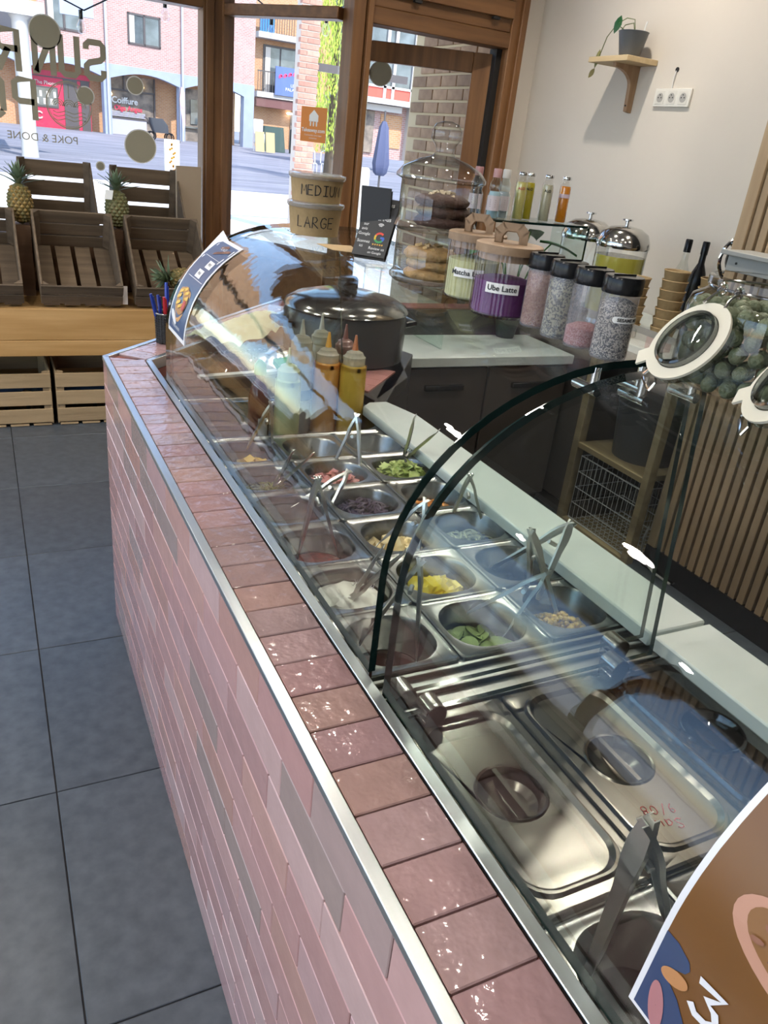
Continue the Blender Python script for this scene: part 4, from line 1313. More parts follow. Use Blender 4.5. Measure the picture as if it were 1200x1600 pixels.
def end_pane(label, y, xb, clamps, thick=.008, bolts=True):
    th = thing('glass_end_pane', label, 'glass screen', (.64, y, PZ))
    P = [(.402, .80)] + [(x, z) for x, z in guard_prof(.013) if x < xb - .06] + [(xb - .052, 1.258), (xb, .806)]
    P[1] = (.402, CZ)
    mb = MB()
    n = len(P)
    for yy in (y - thick / 2, y + thick / 2):
        mb.add([(x, yy, z) for x, z in P], [tuple(range(n))], 0)
    mb.add([(x, yy, z) for yy in (y - thick / 2, y + thick / 2) for x, z in P], [(i, (i + 1) % n, n + (i + 1) % n, n + i) for i in range(n)], 1)
    obj('flat_pane', mb, [glass('end_glass', (.96, .985, .975), .045), M_gedge], th, smooth=0)
    for x in clamps:
        c = MB().tube([(x, y - .016, .800), (x, y + .016, .800)], .017, 18)
        c.box((x - .016, y - .014, PZ + .004), (x + .016, y + .014, .792))
        obj('clamp', c, mat('clamp_steel', (.30, .29, .28), .18, metal=1.0), th, bevel=.001)
    if bolts:
        for x in bolts:
            b = MB().tube([(x, y - .022, 1.232), (x, y + .022, 1.232)], .0065, 12)
            b.tube([(x, y - .012, 1.228), (x, y - .012, 1.261)], .006, 12)
            obj('standoff', b, M_chrome, th)
    return th
end_pane('flat glass end pane of the far case behind the round clamps', .730, .892, (.455, .838), bolts=(.66, .735))
end_pane('flat glass end pane of the near case in front of it', .688, .872, (.478, .80), bolts=(.70, .785))
end_pane('flat glass end pane at the far end of the case', 1.985, .892, (), bolts=False)

# ------------------------------------------------------------------ squeeze bottles in the far pan
BZ = PZ - .0672
M_clearp = glass('clear_squeeze_plastic', (.80, .79, .72), .06, rough=.08, haze=.42, hazecol=(.66, .62, .50))
def squeeze(label, x, y, r, h, col, tip=None, fill=1.0, lab=None, topcol=None):
    m = mat('sauce_fill', col, .32, var=.06, vscale=25)
    th = thing('squeeze_bottle', label, 'bottle', (x, y, BZ))
    obj('bottle_body', MB().lathe([(r * .92, 0), (r, .006), (r, h * fill)] + ([(r, h - .012), (r * .9, h), (r * .8, h + .006)] if fill == 1 else []), seg=22), m, th, local=True)
    if fill < 1:
        obj('clear_shoulder', MB().lathe([(r, h * fill), (r, h - .012), (r * .9, h), (r * .75, h + .008)], seg=22, cap0=False), M_clearp, th, local=True)
    cap = mat('bottle_cap', topcol, .3) if topcol else M_clearp
    obj('cap', MB().lathe([(r * .86, h + .004), (r * .86, h + .026), (r * .72, h + .03), (r * .62, h + .038), (r * .25, h + .044)], seg=22), cap, th, local=True)
    obj('nozzle', MB().lathe([(r * .24, h + .044), (r * .17, h + .06), (r * .08, h + .085)], seg=12), mat('nozzle', tip or topcol or (.6, .6, .5), .35), th, local=True)
    if lab:
        obj('label_band', MB().lathe([(r + .0006, lab[0]), (r + .0006, lab[1])], seg=22, cap0=False, cap1=False), mat('label_band', lab[2], .5), th, local=True)
    return th
squeeze('pale green squeeze bottle with pointed nozzle, left of the row', .683, 1.880, .0345, .185, (.50, .58, .31), topcol=(.56, .63, .40))
squeeze('orange sauce squeeze bottle with orange nozzle, second from the marble', .826, 1.965, .0375, .205, (.74, .36, .085), tip=(.72, .36, .05))
squeeze('mustard yellow squeeze bottle beside the marble board', .892, 1.930, .037, .205, (.56, .35, .045), tip=(.48, .16, .06))
squeeze('clear squeeze bottle with white and blue label band', .755, 1.985, .035, .235, (.50, .53, .55), tip=(.55, .52, .42), fill=.80, lab=(.10, .13, (.05, .09, .22)))
squeeze('clear squeeze bottle standing behind the orange one', .835, 2.045, .033, .235, (.40, .36, .28), tip=(.6, .57, .5), fill=.5)
squeeze('brown sauce squeeze bottle behind the mustard one', .898, 2.015, .033, .215, (.12, .05, .035), tip=(.25, .10, .08), fill=.9, topcol=(.20, .10, .08))
th = thing('sauce_bottle', 'dark red sauce bottle with green cap and small white label', 'bottle', (.610, 1.895, BZ))
obj('bottle_body', MB().lathe([(.027, 0), (.029, .006), (.029, .135), (.022, .165), (.013, .185), (.013, .20)], seg=20), mat('dark_red_bottle', (.075, .008, .006), .15), th, local=True)
obj('cap', MB().lathe([(.016, .198), (.016, .222), (.006, .236)], seg=16), mat('green_cap', (.03, .22, .05), .35), th, local=True)
obj('paper_label', MB().loft([[(.0295 * math.cos(a), .0295 * math.sin(a), z) for a in [math.radians(-110 + 9 * k) for k in range(7)]] for z in (.03, .085)], closed=False), M_white, th, local=True)

# rice cooker and packets on the far work shelf
rc = thing('rice_cooker', 'large black rice cooker with domed steel lid behind the squeeze bottles', 'rice cooker', (1.075, 2.43, .80))
obj('body', MB().lathe([(.18, .0), (.205, .012), (.21, .15), (.20, .17)], seg=40), mat('cooker_black', (.045, .042, .04), .22), rc, local=True)
obj('lid', MB().lathe([(.205, .165), (.212, .172), (.205, .186), (.17, .205), (.10, .222), (.04, .228)], seg=40), mat('cooker_lid_steel', (.42, .41, .39), .14, metal=1.0), rc, local=True)
obj('lid_knob', MB().lathe([(.03, .226), (.034, .235), (.034, .262), (.028, .27)], seg=20), M_blackp, rc, local=True)
for s in (-1, 1):
    obj('handle', MB().tube([(s * .205, -.05, .12), (s * .245, -.045, .125), (s * .245, .045, .125), (s * .205, .05, .12)], .010, 8), M_blackp, rc, local=True)
def crumple(x0, x1, y0, y1, n, amp, seed, thick=0.0, ctr=None, rz=0.0, dome=0.0):
    mb = MB()
    cx_, cy_ = (x0 + x1) / 2, (y0 + y1) / 2
    for i in range(n + 1):
        for j in range(n + 1):
            u, v = i / n, j / n
            x = x0 + (x1 - x0) * u; y = y0 + (y1 - y0) * v
            z = amp * abs(mnoise.noise(Vector((x * 14, y * 14, seed)))) * 2 + dome * math.sin(PI * u) * math.sin(PI * v)
            a, b = x - cx_, y - cy_
            mb.v.append((cx_ + a * math.cos(rz) - b * math.sin(rz), cy_ + a * math.sin(rz) + b * math.cos(rz), z))
    for i in range(n):
        for j in range(n):
            q = i * (n + 1) + j
            mb.f.append((q, q + n + 1, q + n + 2, q + 1)); mb.m.append(0)
    return mb
cl = crumple(-.10, .10, -.24, .24, 16, .020, 2.0, rz=-.80, dome=.02)
o = obj('paper_sheet', cl, mat('pale_green_paper', (.50, .52, .36), .7), None, smooth=50)
o.location = (.78, 2.56, .863)
tag(o, 'crumpled pale green paper sheet lying on the far tiled ledge', 'paper')
sg = thing('snack_pouch', 'clear zip food pouch with dotted edge lying on the far shelf', 'pouch', (.64, 2.29, .805))
obj('pouch_film', crumple(-.13, .13, -.10, .10, 12, .016, 5, rz=.2, dome=.05), glass('pouch_film', (.62, .54, .50), .08, wave=.6, wscale=16, haze=.25, hazecol=(.38, .27, .24)), sg, local=True, smooth=60)
obj('filling', crumple(-.10, .10, -.07, .01, 10, .02, 9, rz=.2, dome=.02), mat('brown_crisps', (.30, .14, .03), .6, var=.5, vscale=50), sg, local=True)
zb = MB()
for k in range(14):
    zb.box((-.13 + .0185 * k, -.012, .052), (-.121 + .0185 * k, -.004, .058))
obj('zip_edge', zb.xf(Matrix.Rotation(.2, 4, 'Z')), M_blackp, sg, smooth=0, local=True)
obj('white_edge', MB().obox((.0, -.10, .012), (.125, .02, 0), (-.002, .012, 0), (0, 0, .004)).xf(Matrix.Rotation(.0, 4, 'Z')), M_white, sg, smooth=0, local=True)
fo = thing('foil_packet', 'crumpled silver foil packet with green corner by the sauce bottle', 'packet', (.80, 2.30, .805))
obj('foil', crumple(-.06, .06, -.09, .09, 9, .02, 13, rz=.5, dome=.055), mat('silver_foil', (.6, .6, .6), .2, metal=1.0), fo, local=True, smooth=20)
obj('green_corner', MB().obox((-.01, -.09, .03), (.03, .01, 0), (-.006, .022, .01), (0, 0, .008)), mat('green_film', (.04, .26, .06), .3), fo, local=True)

# ------------------------------------------------------------------ things standing on the glass top
GT = 1.2705
M_jarg = glass('jar_glass', (.985, .99, .985), .065, edge=(.30, .32, .31))
M_ribg = glass('ribbed_jar_glass', (.95, .94, .95), .05, edge=(.5, .48, .5))
M_oak = wood('oak_lid', (.235, .145, .080), (.34, .225, .135), 'x', .55)
# kraft bowls
def bowl(label, z, h, r0, r1, word, a0, size, x=.698, y=1.80):
    th = thing('takeaway_bowl', label, 'bowl', (x, y, z))
    obj('bowl_shell', MB().lathe([(r0, 0), (r1, h), (r1 + .002, h + .002)], seg=36, cap1=False), M_kraft, th, local=True)
    obj('lid', MB().lathe([(r1 + .0025, h - .004), (r1 + .0045, h - .001), (r1 + .0045, h + .006), (r1 - .004, h + .008), (r1 - .006, h + .004), (.002, h + .003)], seg=36), glass('bowl_lid', (.86, .84, .82), .10, rough=.12, haze=.22), th, local=True)
    mb = MB()
    tp = (r1 - r0) / h
    fn = cyl_fn((0, 0, 0), r0, 0, 0, tp, .0007)
    a_off = a0 * r0
    strokes(word, size, .0022, lambda u, v: fn(u + a_off, v), mb, gap=.20, v0=h * .30, asp=.9)
    obj('handwriting', mb, M_ink, th, smooth=0, local=True)
    return th
bowl('kraft takeaway bowl handwritten LARGE, under the other bowl', GT, .064, .0555, .062, 'LARGE', 3.62, .023)
bowl('kraft takeaway bowl handwritten MEDIUM, stacked on top', GT + .0725, .052, .0555, .061, 'MEDIUM', 3.72, .021)
tag(obj('kraft_card', MB().prism([(.640, 1.63), (.643, 1.545), (.690, 1.515), (.716, 1.62)], GT, GT + .0012), M_kraft, None), 'flat piece of kraft card lying in front of the bowls', 'card')
# black table cards
M_card = mat('black_card', (.022, .023, .026), .45)
M_chalk = mat('chalk_white', (.78, .78, .76), .6)
def tcard(label, bl, ux, up, w, h, th_=.003, face=True):
    t = thing('table_card', label, 'sign', bl)
    bl, ux, up = Vector(bl), Vector(ux).normalized(), Vector(up)
    up = (up - ux * up.dot(ux)).normalized()
    nn = ux.cross(up)
    c = bl + ux * w / 2 + up * h / 2
    obj('card_panel', MB().obox(c - nn * th_ / 2, ux * w / 2, up * h / 2, nn * th_ / 2), M_card, t)
    obj('back_leaf', MB().obox(c - nn * .012 - up * .004, ux * w / 2, up * h / 2 * .96, nn * .001), M_card, t)
    return t, (lambda u, v: bl + ux * u + up * v + nn * .0006)
t, fn = tcard('black table card with white handwriting and review logo, leaning back', (.672, 1.515, GT), (.055, -.060, 0), (.048, .038, .104), .072, .125)
g = MB()
for i, (s_, v, z, u) in enumerate((('Adore-us', .112, .0135, .038), ('pour-di,', .097, .0135, .034), ('Dessert-us', .081, .0125, .037), ('sur', .067, .0088, .014), ('avis', .057, .0088, .013), ('Google', .046, .0088, .015), ('Scannez', .030, .0088, .018), ('ici', .020, .0088, .015))):
    text_mb(s_, z, lambda a, b, u=u, v=v: fn(u + a, v + b), g)
text_mb('Review us', .0085, lambda a, b: fn(.050 + a, .017 + b), g)
text_mb('on Google', .0070, lambda a, b: fn(.048 + a, .008 + b), g)
for r_i in (.003, .0055, .008):
    g.ribbon([(.046 + x, .063 + y) for x, y in arc(0, 0, r_i, 45, 135, 6)], .0014, fn)
obj('handwriting', g, M_chalk, t, smooth=0)
for cc, a0, a1 in (((.62, .05, .03), 45, 150), ((.60, .42, .03), 150, 210), ((.03, .28, .08), 210, 320), ((.05, .14, .55), 320, 360)):
    obj('review_logo', MB().ribbon([(.050 + x, .041 + y) for x, y in arc(0, 0, .0095, a0, a1, 8)] + ([(.052, .041)] if a1 == 360 else []), .0042, fn, rnd=False), mat('logo_colour', cc, .5), t, smooth=0)
g = MB()
for k in range(5):
    g.poly([(.040 + .005 * k + .002 * math.cos(2 * PI * q / 5), .026 + .002 * math.sin(2 * PI * q / 5)) for q in range(5)], fn)
obj('star_row', g, mat('star_gold', (.65, .35, .05), .5), t, smooth=0)
tcard('plain black table card leaning the other way behind the bowls', (.700, 1.545, GT), (.055, -.045, 0), (-.048, .022, .118), .062, .13)

# two-tier cookie jar
cj = thing('cookie_jar', 'two tier clear glass cookie jar with domed lid and knob', 'jar', (.690, 1.215, GT))
R = .068
obj('lower_jar', MB().lathe([(.002, .0), (R * .92, .0), (R * 1.03, .006), (R * 1.03, .012), (R * .95, .018), (R * .95, .078), (R * 1.0, .083)], seg=40, cap0=True, cap1=False), M_jarg, cj, local=True, smooth=60)
obj('upper_jar', MB().lathe([(.002, .086), (R * .96, .084), (R * 1.05, .090), (R * 1.0, .098), (R * .96, .104), (R * .96, .160), (R * 1.0, .164)], seg=40, cap0=True, cap1=False), M_jarg, cj, local=True, smooth=60)
obj('lid', MB().lathe([(R * 1.0, .162), (R * 1.10, .165), (R * 1.10, .170), (R * .95, .182), (R * .6, .194), (R * .28, .200), (R * .22, .207), (R * .24, .215), (R * .36, .226), (R * .37, .238), (R * .28, .248), (R * .10, .252)], seg=40, cap0=False), M_jarg, cj, local=True, smooth=60)
def cookie(lab, z, col, x, y, group, chips=None):
    mb = MB()
    prof = [(.040, .0), (.046, .005), (.046, .010), (.038, .016), (.018, .019), (.002, .0195)]
    L = []
    for q, (r0, zc) in enumerate(prof):
        L.append([((r0 * (1 + .05 * mnoise.noise(Vector((math.cos(a) * 3, math.sin(a) * 3, z * 90 + q))))) * math.cos(a), (r0 * (1 + .05 * mnoise.noise(Vector((math.cos(a) * 3, math.sin(a) * 3, z * 70 + q))))) * math.sin(a), zc + .0025 * mnoise.noise(Vector((r0 * math.cos(a) * 110, r0 * math.sin(a) * 110, z * 50)))) for a in [2 * PI * k / 26 for k in range(26)]])
    mb.loft(L, 0, True, True)
    o = obj('cookie', mb, mat('cookie_dough', col, .75, var=.3, vscale=70, bump=.8, bscale=120), None, smooth=60)
    o.location = (x, y, z)
    tag(o, lab, 'cookie', group)
    if chips:
        rg = random.Random(int(z * 1e4))
        c2 = MB()
        for k in range(14):
            a = rg.uniform(0, 6.28); rr = rg.uniform(.005, .036)
            chunk(c2, (rr * math.cos(a), rr * math.sin(a), .0195 - .3 * max(0, rr - .018)), .0032, 'cube', rg)
        obj('chips', c2, mat('chip', chips, .5), o, smooth=0, local=True)
    return o
B1 = (.40, .245, .10); B2 = (.055, .022, .014)
for k, (lab, dx) in enumerate((('bottom golden cookie in the lower jar', 0), ('middle golden cookie in the lower jar', .004), ('top golden cookie in the lower jar', -.003))):
    cookie(lab, GT + .0065 + .0165 * k, B1, .688 + dx, 1.213, 'golden cookies in the lower jar', chips=(.52, .34, .14))
for k, (lab, dx) in enumerate((('bottom dark chocolate cookie in the upper jar', 0), ('middle dark chocolate cookie in the upper jar', .003), ('top dark chocolate cookie with pale chips in the upper jar', -.002))):
    cookie(lab, GT + .092 + .0165 * k, B2, .698 + dx, 1.213, 'chocolate cookies in the upper jar', chips=(.50, .40, .26) if k == 2 else (.12, .05, .03))

# ribbed powder jars with wooden lids
def powder(label, x, y, r, h, fill, col, text, a0):
    t = thing('powder_jar', label, 'jar', (x, y, GT))
    obj('ribbed_glass', MB().lathe([(r * .9, .0), (r, .004), (r, h)], seg=96, cap1=False, flute=1, fdep=-.016), M_ribg, t, local=True, smooth=0)
    obj('powder', MB().lathe([(r * .86, .003), (r * .94, .006), (r * .94, fill), (r * .6, fill + .004), (.002, fill + .002)], seg=30), mat('powder_fill', col, .85, var=.12, vscale=50), t, local=True)
    ld = obj('lid', MB().lathe([(r * .93, h - .010), (r * .93, h), (r * 1.06, h), (r * 1.06, h + .011), (r * 1.0, h + .0125)], seg=40), M_oak, t, local=True, smooth=30)
    w, hh = r * .50, .027
    outer = [(-w, 0), (-w, hh - .009), (-w + .009, hh), (w - .009, hh), (w, hh - .009), (w, 0)]
    inner = [(-w * .52, 0), (-w * .52, hh * .34), (-w * .30, hh * .60), (w * .30, hh * .60), (w * .52, hh * .34), (w * .52, 0)]
    g = MB()
    ca, sa = math.cos(-.62), math.sin(-.62)
    vs = []
    for yy in (-.007, .007):
        for u, v in outer + inner:
            vs.append((u * ca - yy * sa, u * sa + yy * ca, h + .012 + v))
    n = len(outer)
    fs = []
    for b in (0, 12):
        for i in range(n - 1):
            fs.append((b + i, b + i + 1, b + n + i + 1, b + n + i))
    for i in range(n - 1):
        fs.append((i, i + 1, 12 + i + 1, 12 + i)); fs.append((n + i, n + i + 1, 12 + n + i + 1, 12 + n + i))
    for i in (0, n - 1):
        fs.append((i, n + i, 12 + n + i, 12 + i))
    obj('lid_handle', g.add(vs, fs), M_oak, ld, smooth=0, local=True, bevel=.0012)
    fn = cyl_fn((0, 0, 0), r, a0, 0, 0, .0010)
    q = MB()
    for i in range(8):
        u0, u1 = -.024 + .006 * i, -.018 + .006 * i
        q.add([fn(u0, .036), fn(u1, .036), fn(u1, .050), fn(u0, .050)], [(0, 1, 2, 3)], 0)
    fn2 = cyl_fn((0, 0, 0), r, a0, 0, 0, .0016)
    text_mb(text, .0105, lambda u, v: fn2(u, .043 + v), q, 1, bold=.0002)
    obj('paper_label', q, [M_white, M_ink], t, smooth=0, local=True)
    return t
powder('ribbed glass jar of purple ube powder with oak lid, labelled Ube Latte', .672, .962, .0455, .088, .050, (.085, .012, .10), 'Ube Latte', 4.08)
powder('ribbed glass jar of pale green powder with oak lid, behind the purple one', .690, 1.078, .0430, .088, .060, (.42, .43, .20), 'Matcha Latte', 4.00)

# seed shakers
def grains(name, col, col2, sc):
    m, t, p = new_mat(name)
    co = t.nodes.new('ShaderNodeTexCoord')
    v = t.nodes.new('ShaderNodeTexVoronoi')
    v.inputs['Scale'].default_value = sc
    t.links.new(co.outputs['Object'], v.inputs['Vector'])
    sp_ = t.nodes.new('ShaderNodeSeparateColor')
    t.links.new(v.outputs['Color'], sp_.inputs[0])
    rp = t.nodes.new('ShaderNodeValToRGB')
    rp.color_ramp.elements[0].color = (*col, 1)
    rp.color_ramp.elements[1].color = (*col2, 1)
    rp.color_ramp.elements[0].position = .35; rp.color_ramp.elements[1].position = .6
    t.links.new(sp_.outputs[0], rp.inputs[0])
    t.links.new(rp.outputs[0], p.inputs['Base Color'])
    b = t.nodes.new('ShaderNodeBump')
    b.inputs['Strength'].default_value = .7
    b.inputs['Distance'].default_value = .002
    b.invert = True
    t.links.new(v.outputs['Distance'], b.inputs['Height'])
    t.links.new(b.outputs[0], p.inputs['Normal'])
    p.inputs['Roughness'].default_value = .75
    return m
M_frost = glass('frosted_plastic', (.90, .90, .92), .06, rough=.12, haze=.16, hazecol=(.62, .62, .68))
def shaker(label, x, y, fill, m, word=None, r=.0228, h=.090):
    t = thing('seed_shaker', label, 'shaker', (x, y, GT), group='black capped seed shakers')
    obj('clear_tube', MB().lathe([(r * .95, 0), (r, .003), (r, h - .004)], seg=32, cap1=False), M_frost, t, local=True)
    obj('seeds', MB().lathe([(r * .88, .002), (r * .955, .004), (r * .955, fill), (r * .5, fill + .005), (.002, fill + .002)], seg=28), m, t, local=True)
    lid = MB().lathe([(r * 1.04, h - .012), (r * 1.07, h - .010), (r * 1.07, h + .005), (r * 1.0, h + .008), (.002, h + .0085)], seg=40, flute=1, fdep=-.02)
    lid.box((-r * .75, -r * .03, h + .0083), (r * .75, r * .03, h + .010))
    obj('cap', lid, M_blackp, t, local=True, smooth=30)
    if word:
        fn = cyl_fn((0, 0, 0), r, 4.72, 0, 0, .0008)
        fn2 = cyl_fn((0, 0, 0), r, 4.72, 0, 0, .0013)
        q = MB()
        L0 = [[fn(-.017 + .0034 * i, z) for i in range(11)] for z in (.046, .0535)]
        q.loft(L0, 0, closed=False)
        q.poly([(-.017 + .00375 * math.cos(a), .04975 + .00375 * math.sin(a)) for a in [PI / 2 + PI * k / 8 for k in range(9)]], fn, 0)
        text_mb(word, .0056, lambda u, v: fn2(u, .04975 + v), q, 1, bold=.0002)
        obj('word_label', q, [M_white, M_ink], t, smooth=0, local=True)
    return t
shaker('seed shaker of mixed sesame with white SESAME MIX label, nearest of four', .680, .728, .066, grains('sesame_mix', (.016, .014, .013), (.46, .41, .33), 700), 'SESAME MIX')
shaker('nearly empty seed shaker with pink grains at the bottom', .680, .782, .024, grains('pink_grains', (.34, .11, .095), (.46, .22, .20), 600))
shaker('seed shaker of grey green herb crumbs', .680, .832, .072, grains('herb_crumbs', (.06, .065, .05), (.32, .30, .19), 520))
shaker('seed shaker of reddish brown crumbs, farthest of four', .688, .892, .072, grains('red_crumbs', (.25, .095, .05), (.33, .16, .09), 500))

# clip-top jars of wasabi nuts
M_nut = mat('wasabi_nut', (.085, .105, .050), .6, col2=(.185, .21, .125), vscale=90, bump=.8, bscale=200, rand=.2)
M_jarlid = glass('jar_lid_glass', (.95, .96, .95), .10, edge=(.16, .17, .17))
M_rubber = mat('cream_rubber', (.62, .58, .47), .5)
def cliptop(label, x, y, nuts, seed, r=.088, h=.120, rz=0.0):
    t = thing('clip_jar', label, 'jar', (x, y, GT), rz=rz)
    prof = [(r * .80, .0), (r * .93, .004), (r, .014), (r, h * .70), (r * .96, h * .80), (r * .80, h * .87), (r * .77, h * .90), (r * .82, h * .92), (r * .82, h * .985), (r * .77, h)]
    obj('jar_glass', MB().lathe(prof, seg=44, cap1=False), M_jarg, t, local=True, smooth=60)
    # bail wires: neck ring and hinge
    ring = [(r * .795 * math.cos(2 * PI * k / 36), r * .795 * math.sin(2 * PI * k / 36), h * .905) for k in range(36)]
    obj('neck_wire', MB().tube(ring, .0016, 6, closed=True), M_chrome, t, local=True)
    hx = -r * .80
    hw = MB()
    for s in (-.011, .011):
        hw.tube([(hx + .006 * math.cos(a), s, h * .905 + .006 * math.sin(a)) for a in [2 * PI * k / 12 for k in range(12)]], .0016, 6, closed=True)
        hw.tube([(hx, s, h * .91), (hx - .012, s * 1.1, h * .84), (hx - .019, s * 1.3, h * .78)], .0016, 6)
    obj('hinge_wire', hw, M_chrome, t, local=True)
    nn = Vector((-.80, .15, .58)).normalized()
    dn = Vector((-.58, 0, -.80))
    dn = (dn - nn * dn.dot(nn)).normalized()
    rl = r * .535
    lc = Vector((hx - .010, 0, h * .80)) + dn * (rl + .004)
    rot = nn.to_track_quat('Z', 'Y').to_matrix().to_4x4()
    Mx = Matrix.Translation(lc) @ rot
    lid = MB().lathe([(.002, -.010), (rl * .9, -.009), (rl * 1.0, -.006), (rl * 1.0, .0), (rl * .74, .001), (rl * .72, .010), (rl * .66, .011), (rl * .64, .0), (.002, -.003)], seg=44).xf(Mx)
    lo = obj('lid', lid, M_jarlid, t, local=True, smooth=50)
    obj('inner_flange', MB().lathe([(rl * .74, .0), (rl * .73, .010), (rl * .67, .0105), (rl * .655, .0)], seg=44, cap0=False, cap1=False).xf(Mx), glass('flange_glass', (.75, .77, .76), .18, edge=(.10, .11, .11)), lo, local=True, smooth=40)
    tabx = MB().loft([[(q * math.cos(a), q * math.sin(a), z) for a in [2 * PI * k / 40 for k in range(40)]] for q, z in ((rl * .75, .0012), (rl * .75, .0042), (rl * 1.02, .0042), (rl * 1.02, .0012), (rl * .75, .0012))])
    loc_tab = rot.inverted() @ Vector((-.55, .80, -.2))
    a = math.atan2(loc_tab.y, loc_tab.x)
    tabx.obox((rl * 1.08 * math.cos(a), rl * 1.08 * math.sin(a), .0027), (.010 * math.cos(a), .010 * math.sin(a), 0), (-.009 * math.sin(a), .009 * math.cos(a), 0), (0, 0, .0014))
    obj('rubber_ring', tabx.xf(Mx), M_rubber, lo, local=True, smooth=40)
    a2 = math.atan2((rot.inverted() @ dn).y, (rot.inverted() @ dn).x)
    cw = [(rl * .96, -.013, -.004), (rl * 1.05, -.013, -.010), (rl * 1.26, -.015, -.012), (rl * 1.30, -.010, -.012), (rl * 1.30, .010, -.012), (rl * 1.26, .015, -.012), (rl * 1.05, .013, -.010), (rl * .96, .013, -.004)]
    R3 = Matrix.Rotation(a2 - .55, 4, 'Z')
    obj('clip_wire', MB().tube([Mx @ (R3 @ Vector(p)) for p in cw], .0017, 6), M_chrome, lo, local=True)
    rg = random.Random(seed)
    me_n = mesh('wasabi_nut', MB().ball((0, 0, 0), .0105, .0098, .0092, 12, 8), M_nut, 80)
    k = 0
    z = .014
    layer = 0
    while z < nuts:
        for rad, cnt in ((r * .855, 23), (r * .63, 16), (r * .34, 9)):
            for q in range(cnt):
                a = 2 * PI * (q + .5 * (layer % 2) + rg.uniform(-.12, .12)) / cnt
                face = abs((a - 3.9 + PI) % (2 * PI) - PI)
                if z < nuts - .02 and (rad < r * .5 or face > (1.6 if rad > r * .8 else 1.3)):
                    continue
                o = bpy.data.objects.new('wasabi_nut', me_n)
                C.objects.link(o)
                o.location = (x + rad * math.cos(a), y + rad * math.sin(a), GT + z + rg.uniform(-.003, .003))
                o.rotation_euler = (rg.uniform(0, 6), rg.uniform(0, 6), 0)
                s_ = rg.uniform(.88, 1.10)
                o.scale = (s_, s_, s_)
                tag(o, 'dusty green coated nut among the others in the %s' % label.split(',')[0], 'nut', 'green nuts in the %s' % label.split(',')[0])
        z += .0172
        layer += 1
    return t
cliptop('clip jar beside the seed shakers, wide clear glass, open lid with cream seal', .765, .585, .098, 21)
cliptop('nearest clip jar at the picture edge, only its open lid showing', .742, .409, .03, 22, rz=-.31)

# ------------------------------------------------------------------ staff side: cabinets, slab, back counter, slatted partition
M_cab = mat('dark_brown_cabinet', (.060, .048, .041), .30, var=.12, vscale=3)
M_shelfw = wood('raw_shelf_wood', (.20, .145, .075), (.30, .22, .12), 'y', .6)
BCX, BCT = 2.25, .87
bc = thing('back_counter', 'dark back counter with open wooden shelving by the slatted partition', 'counter', (2.55, 2.5, 0))
obj('carcass', MB().box((BCX + .02, 2.52, .08), (2.87, 3.0, BCT - .03)).box((2.80, 2.05, .0), (2.87, 2.52, BCT - .03)).box((2.30, 2.45, 0), (2.87, 3.0, .08)), M_cab, bc, smooth=0, bevel=.003)
obj('worktop', MB().box((BCX, 2.035, BCT - .03), (2.868, 3.0, BCT)), M_marble, bc, bevel=.003)
obj('shelf_post', MB().box((BCX + .02, 2.48, 0), (BCX + .06, 2.52, BCT - .03)), M_shelfw, bc, smooth=0, bevel=.002)
obj('shelf_post', MB().box((BCX + .02, 2.04, 0), (BCX + .06, 2.075, BCT - .03)), M_shelfw, bc, smooth=0, bevel=.002)
obj('shelf_board', MB().box((BCX + .02, 2.075, .36), (2.80, 2.48, .385)), M_shelfw, bc, smooth=0, bevel=.002)
obj('shelf_board', MB().box((BCX + .02, 2.075, .0), (2.80, 2.48, .018)), M_shelfw, bc, smooth=0, bevel=.002)
kb = thing('storage_tub', 'round dark grey tub standing on the wooden shelf', 'tub', (2.45, 2.27, .385))
obj('tub_body', MB().lathe([(.13, 0), (.15, .22), (.155, .23), (.15, .235)], seg=28), mat('dark_grey_tub', (.05, .05, .052), .35), kb, local=True)
wk = thing('wire_basket', 'white wire basket standing under the wooden shelf', 'basket', (2.35, 2.275, .018))
M_wire = mat('white_wire', (.50, .50, .50), .35)
x0, x1, y0, y1, hh = -.055, .25, -.19, .19, .30
for z in (.0, .075, .15, .225, hh):
    obj('rim_wire', MB().tube([(x0, y0, z + .004), (x1, y0, z + .004), (x1, y1, z + .004), (x0, y1, z + .004)], .0032 if z in (0, hh) else .0022, 6, closed=True), M_wire, wk, local=True)
vw = MB()
for k in range(15):
    y = y0 + (y1 - y0) * k / 14
    vw.tube([(x0, y, hh), (x0, y, .004), (x1, y, .004), (x1, y, hh)], .0014, 5)
for k in range(1, 9):
    x = x0 + (x1 - x0) * k / 9
    vw.tube([(x, y0, hh), (x, y0, .004), (x, y1, .004), (x, y1, hh)], .0014, 5)
obj('upright_wires', vw, M_wire, wk, local=True)
uf = thing('undercounter_fridge', 'low dark brown fridge cabinet under the far white slab', 'fridge', (1.8, 2.85, 0))
obj('carcass', MB().box((1.40, 2.645, .06), (2.25, 3.0, .70)), M_cab, uf, smooth=0, bevel=.003)
for a, b in ((1.41, 1.825), (1.835, 2.245)):
    d = obj('door', MB().box((a, 2.622, .08), (b, 2.644, .69)), M_cab, uf, smooth=0, bevel=.003)
    obj('handle', MB().box((a + .12, 2.604, .60), (a + .30, 2.622, .622)), M_blackp, d, bevel=.002)
obj('plinth', MB().box((1.42, 2.67, 0), (2.25, 3.0, .06)), M_dark, uf, smooth=0)
tag(obj('marble_slab', MB().box((1.385, 2.60, .7002), (2.249, 3.0, .74)), M_marble, None, bevel=.003), 'white marble slab on the low fridge across the staff bay', 'worktop')

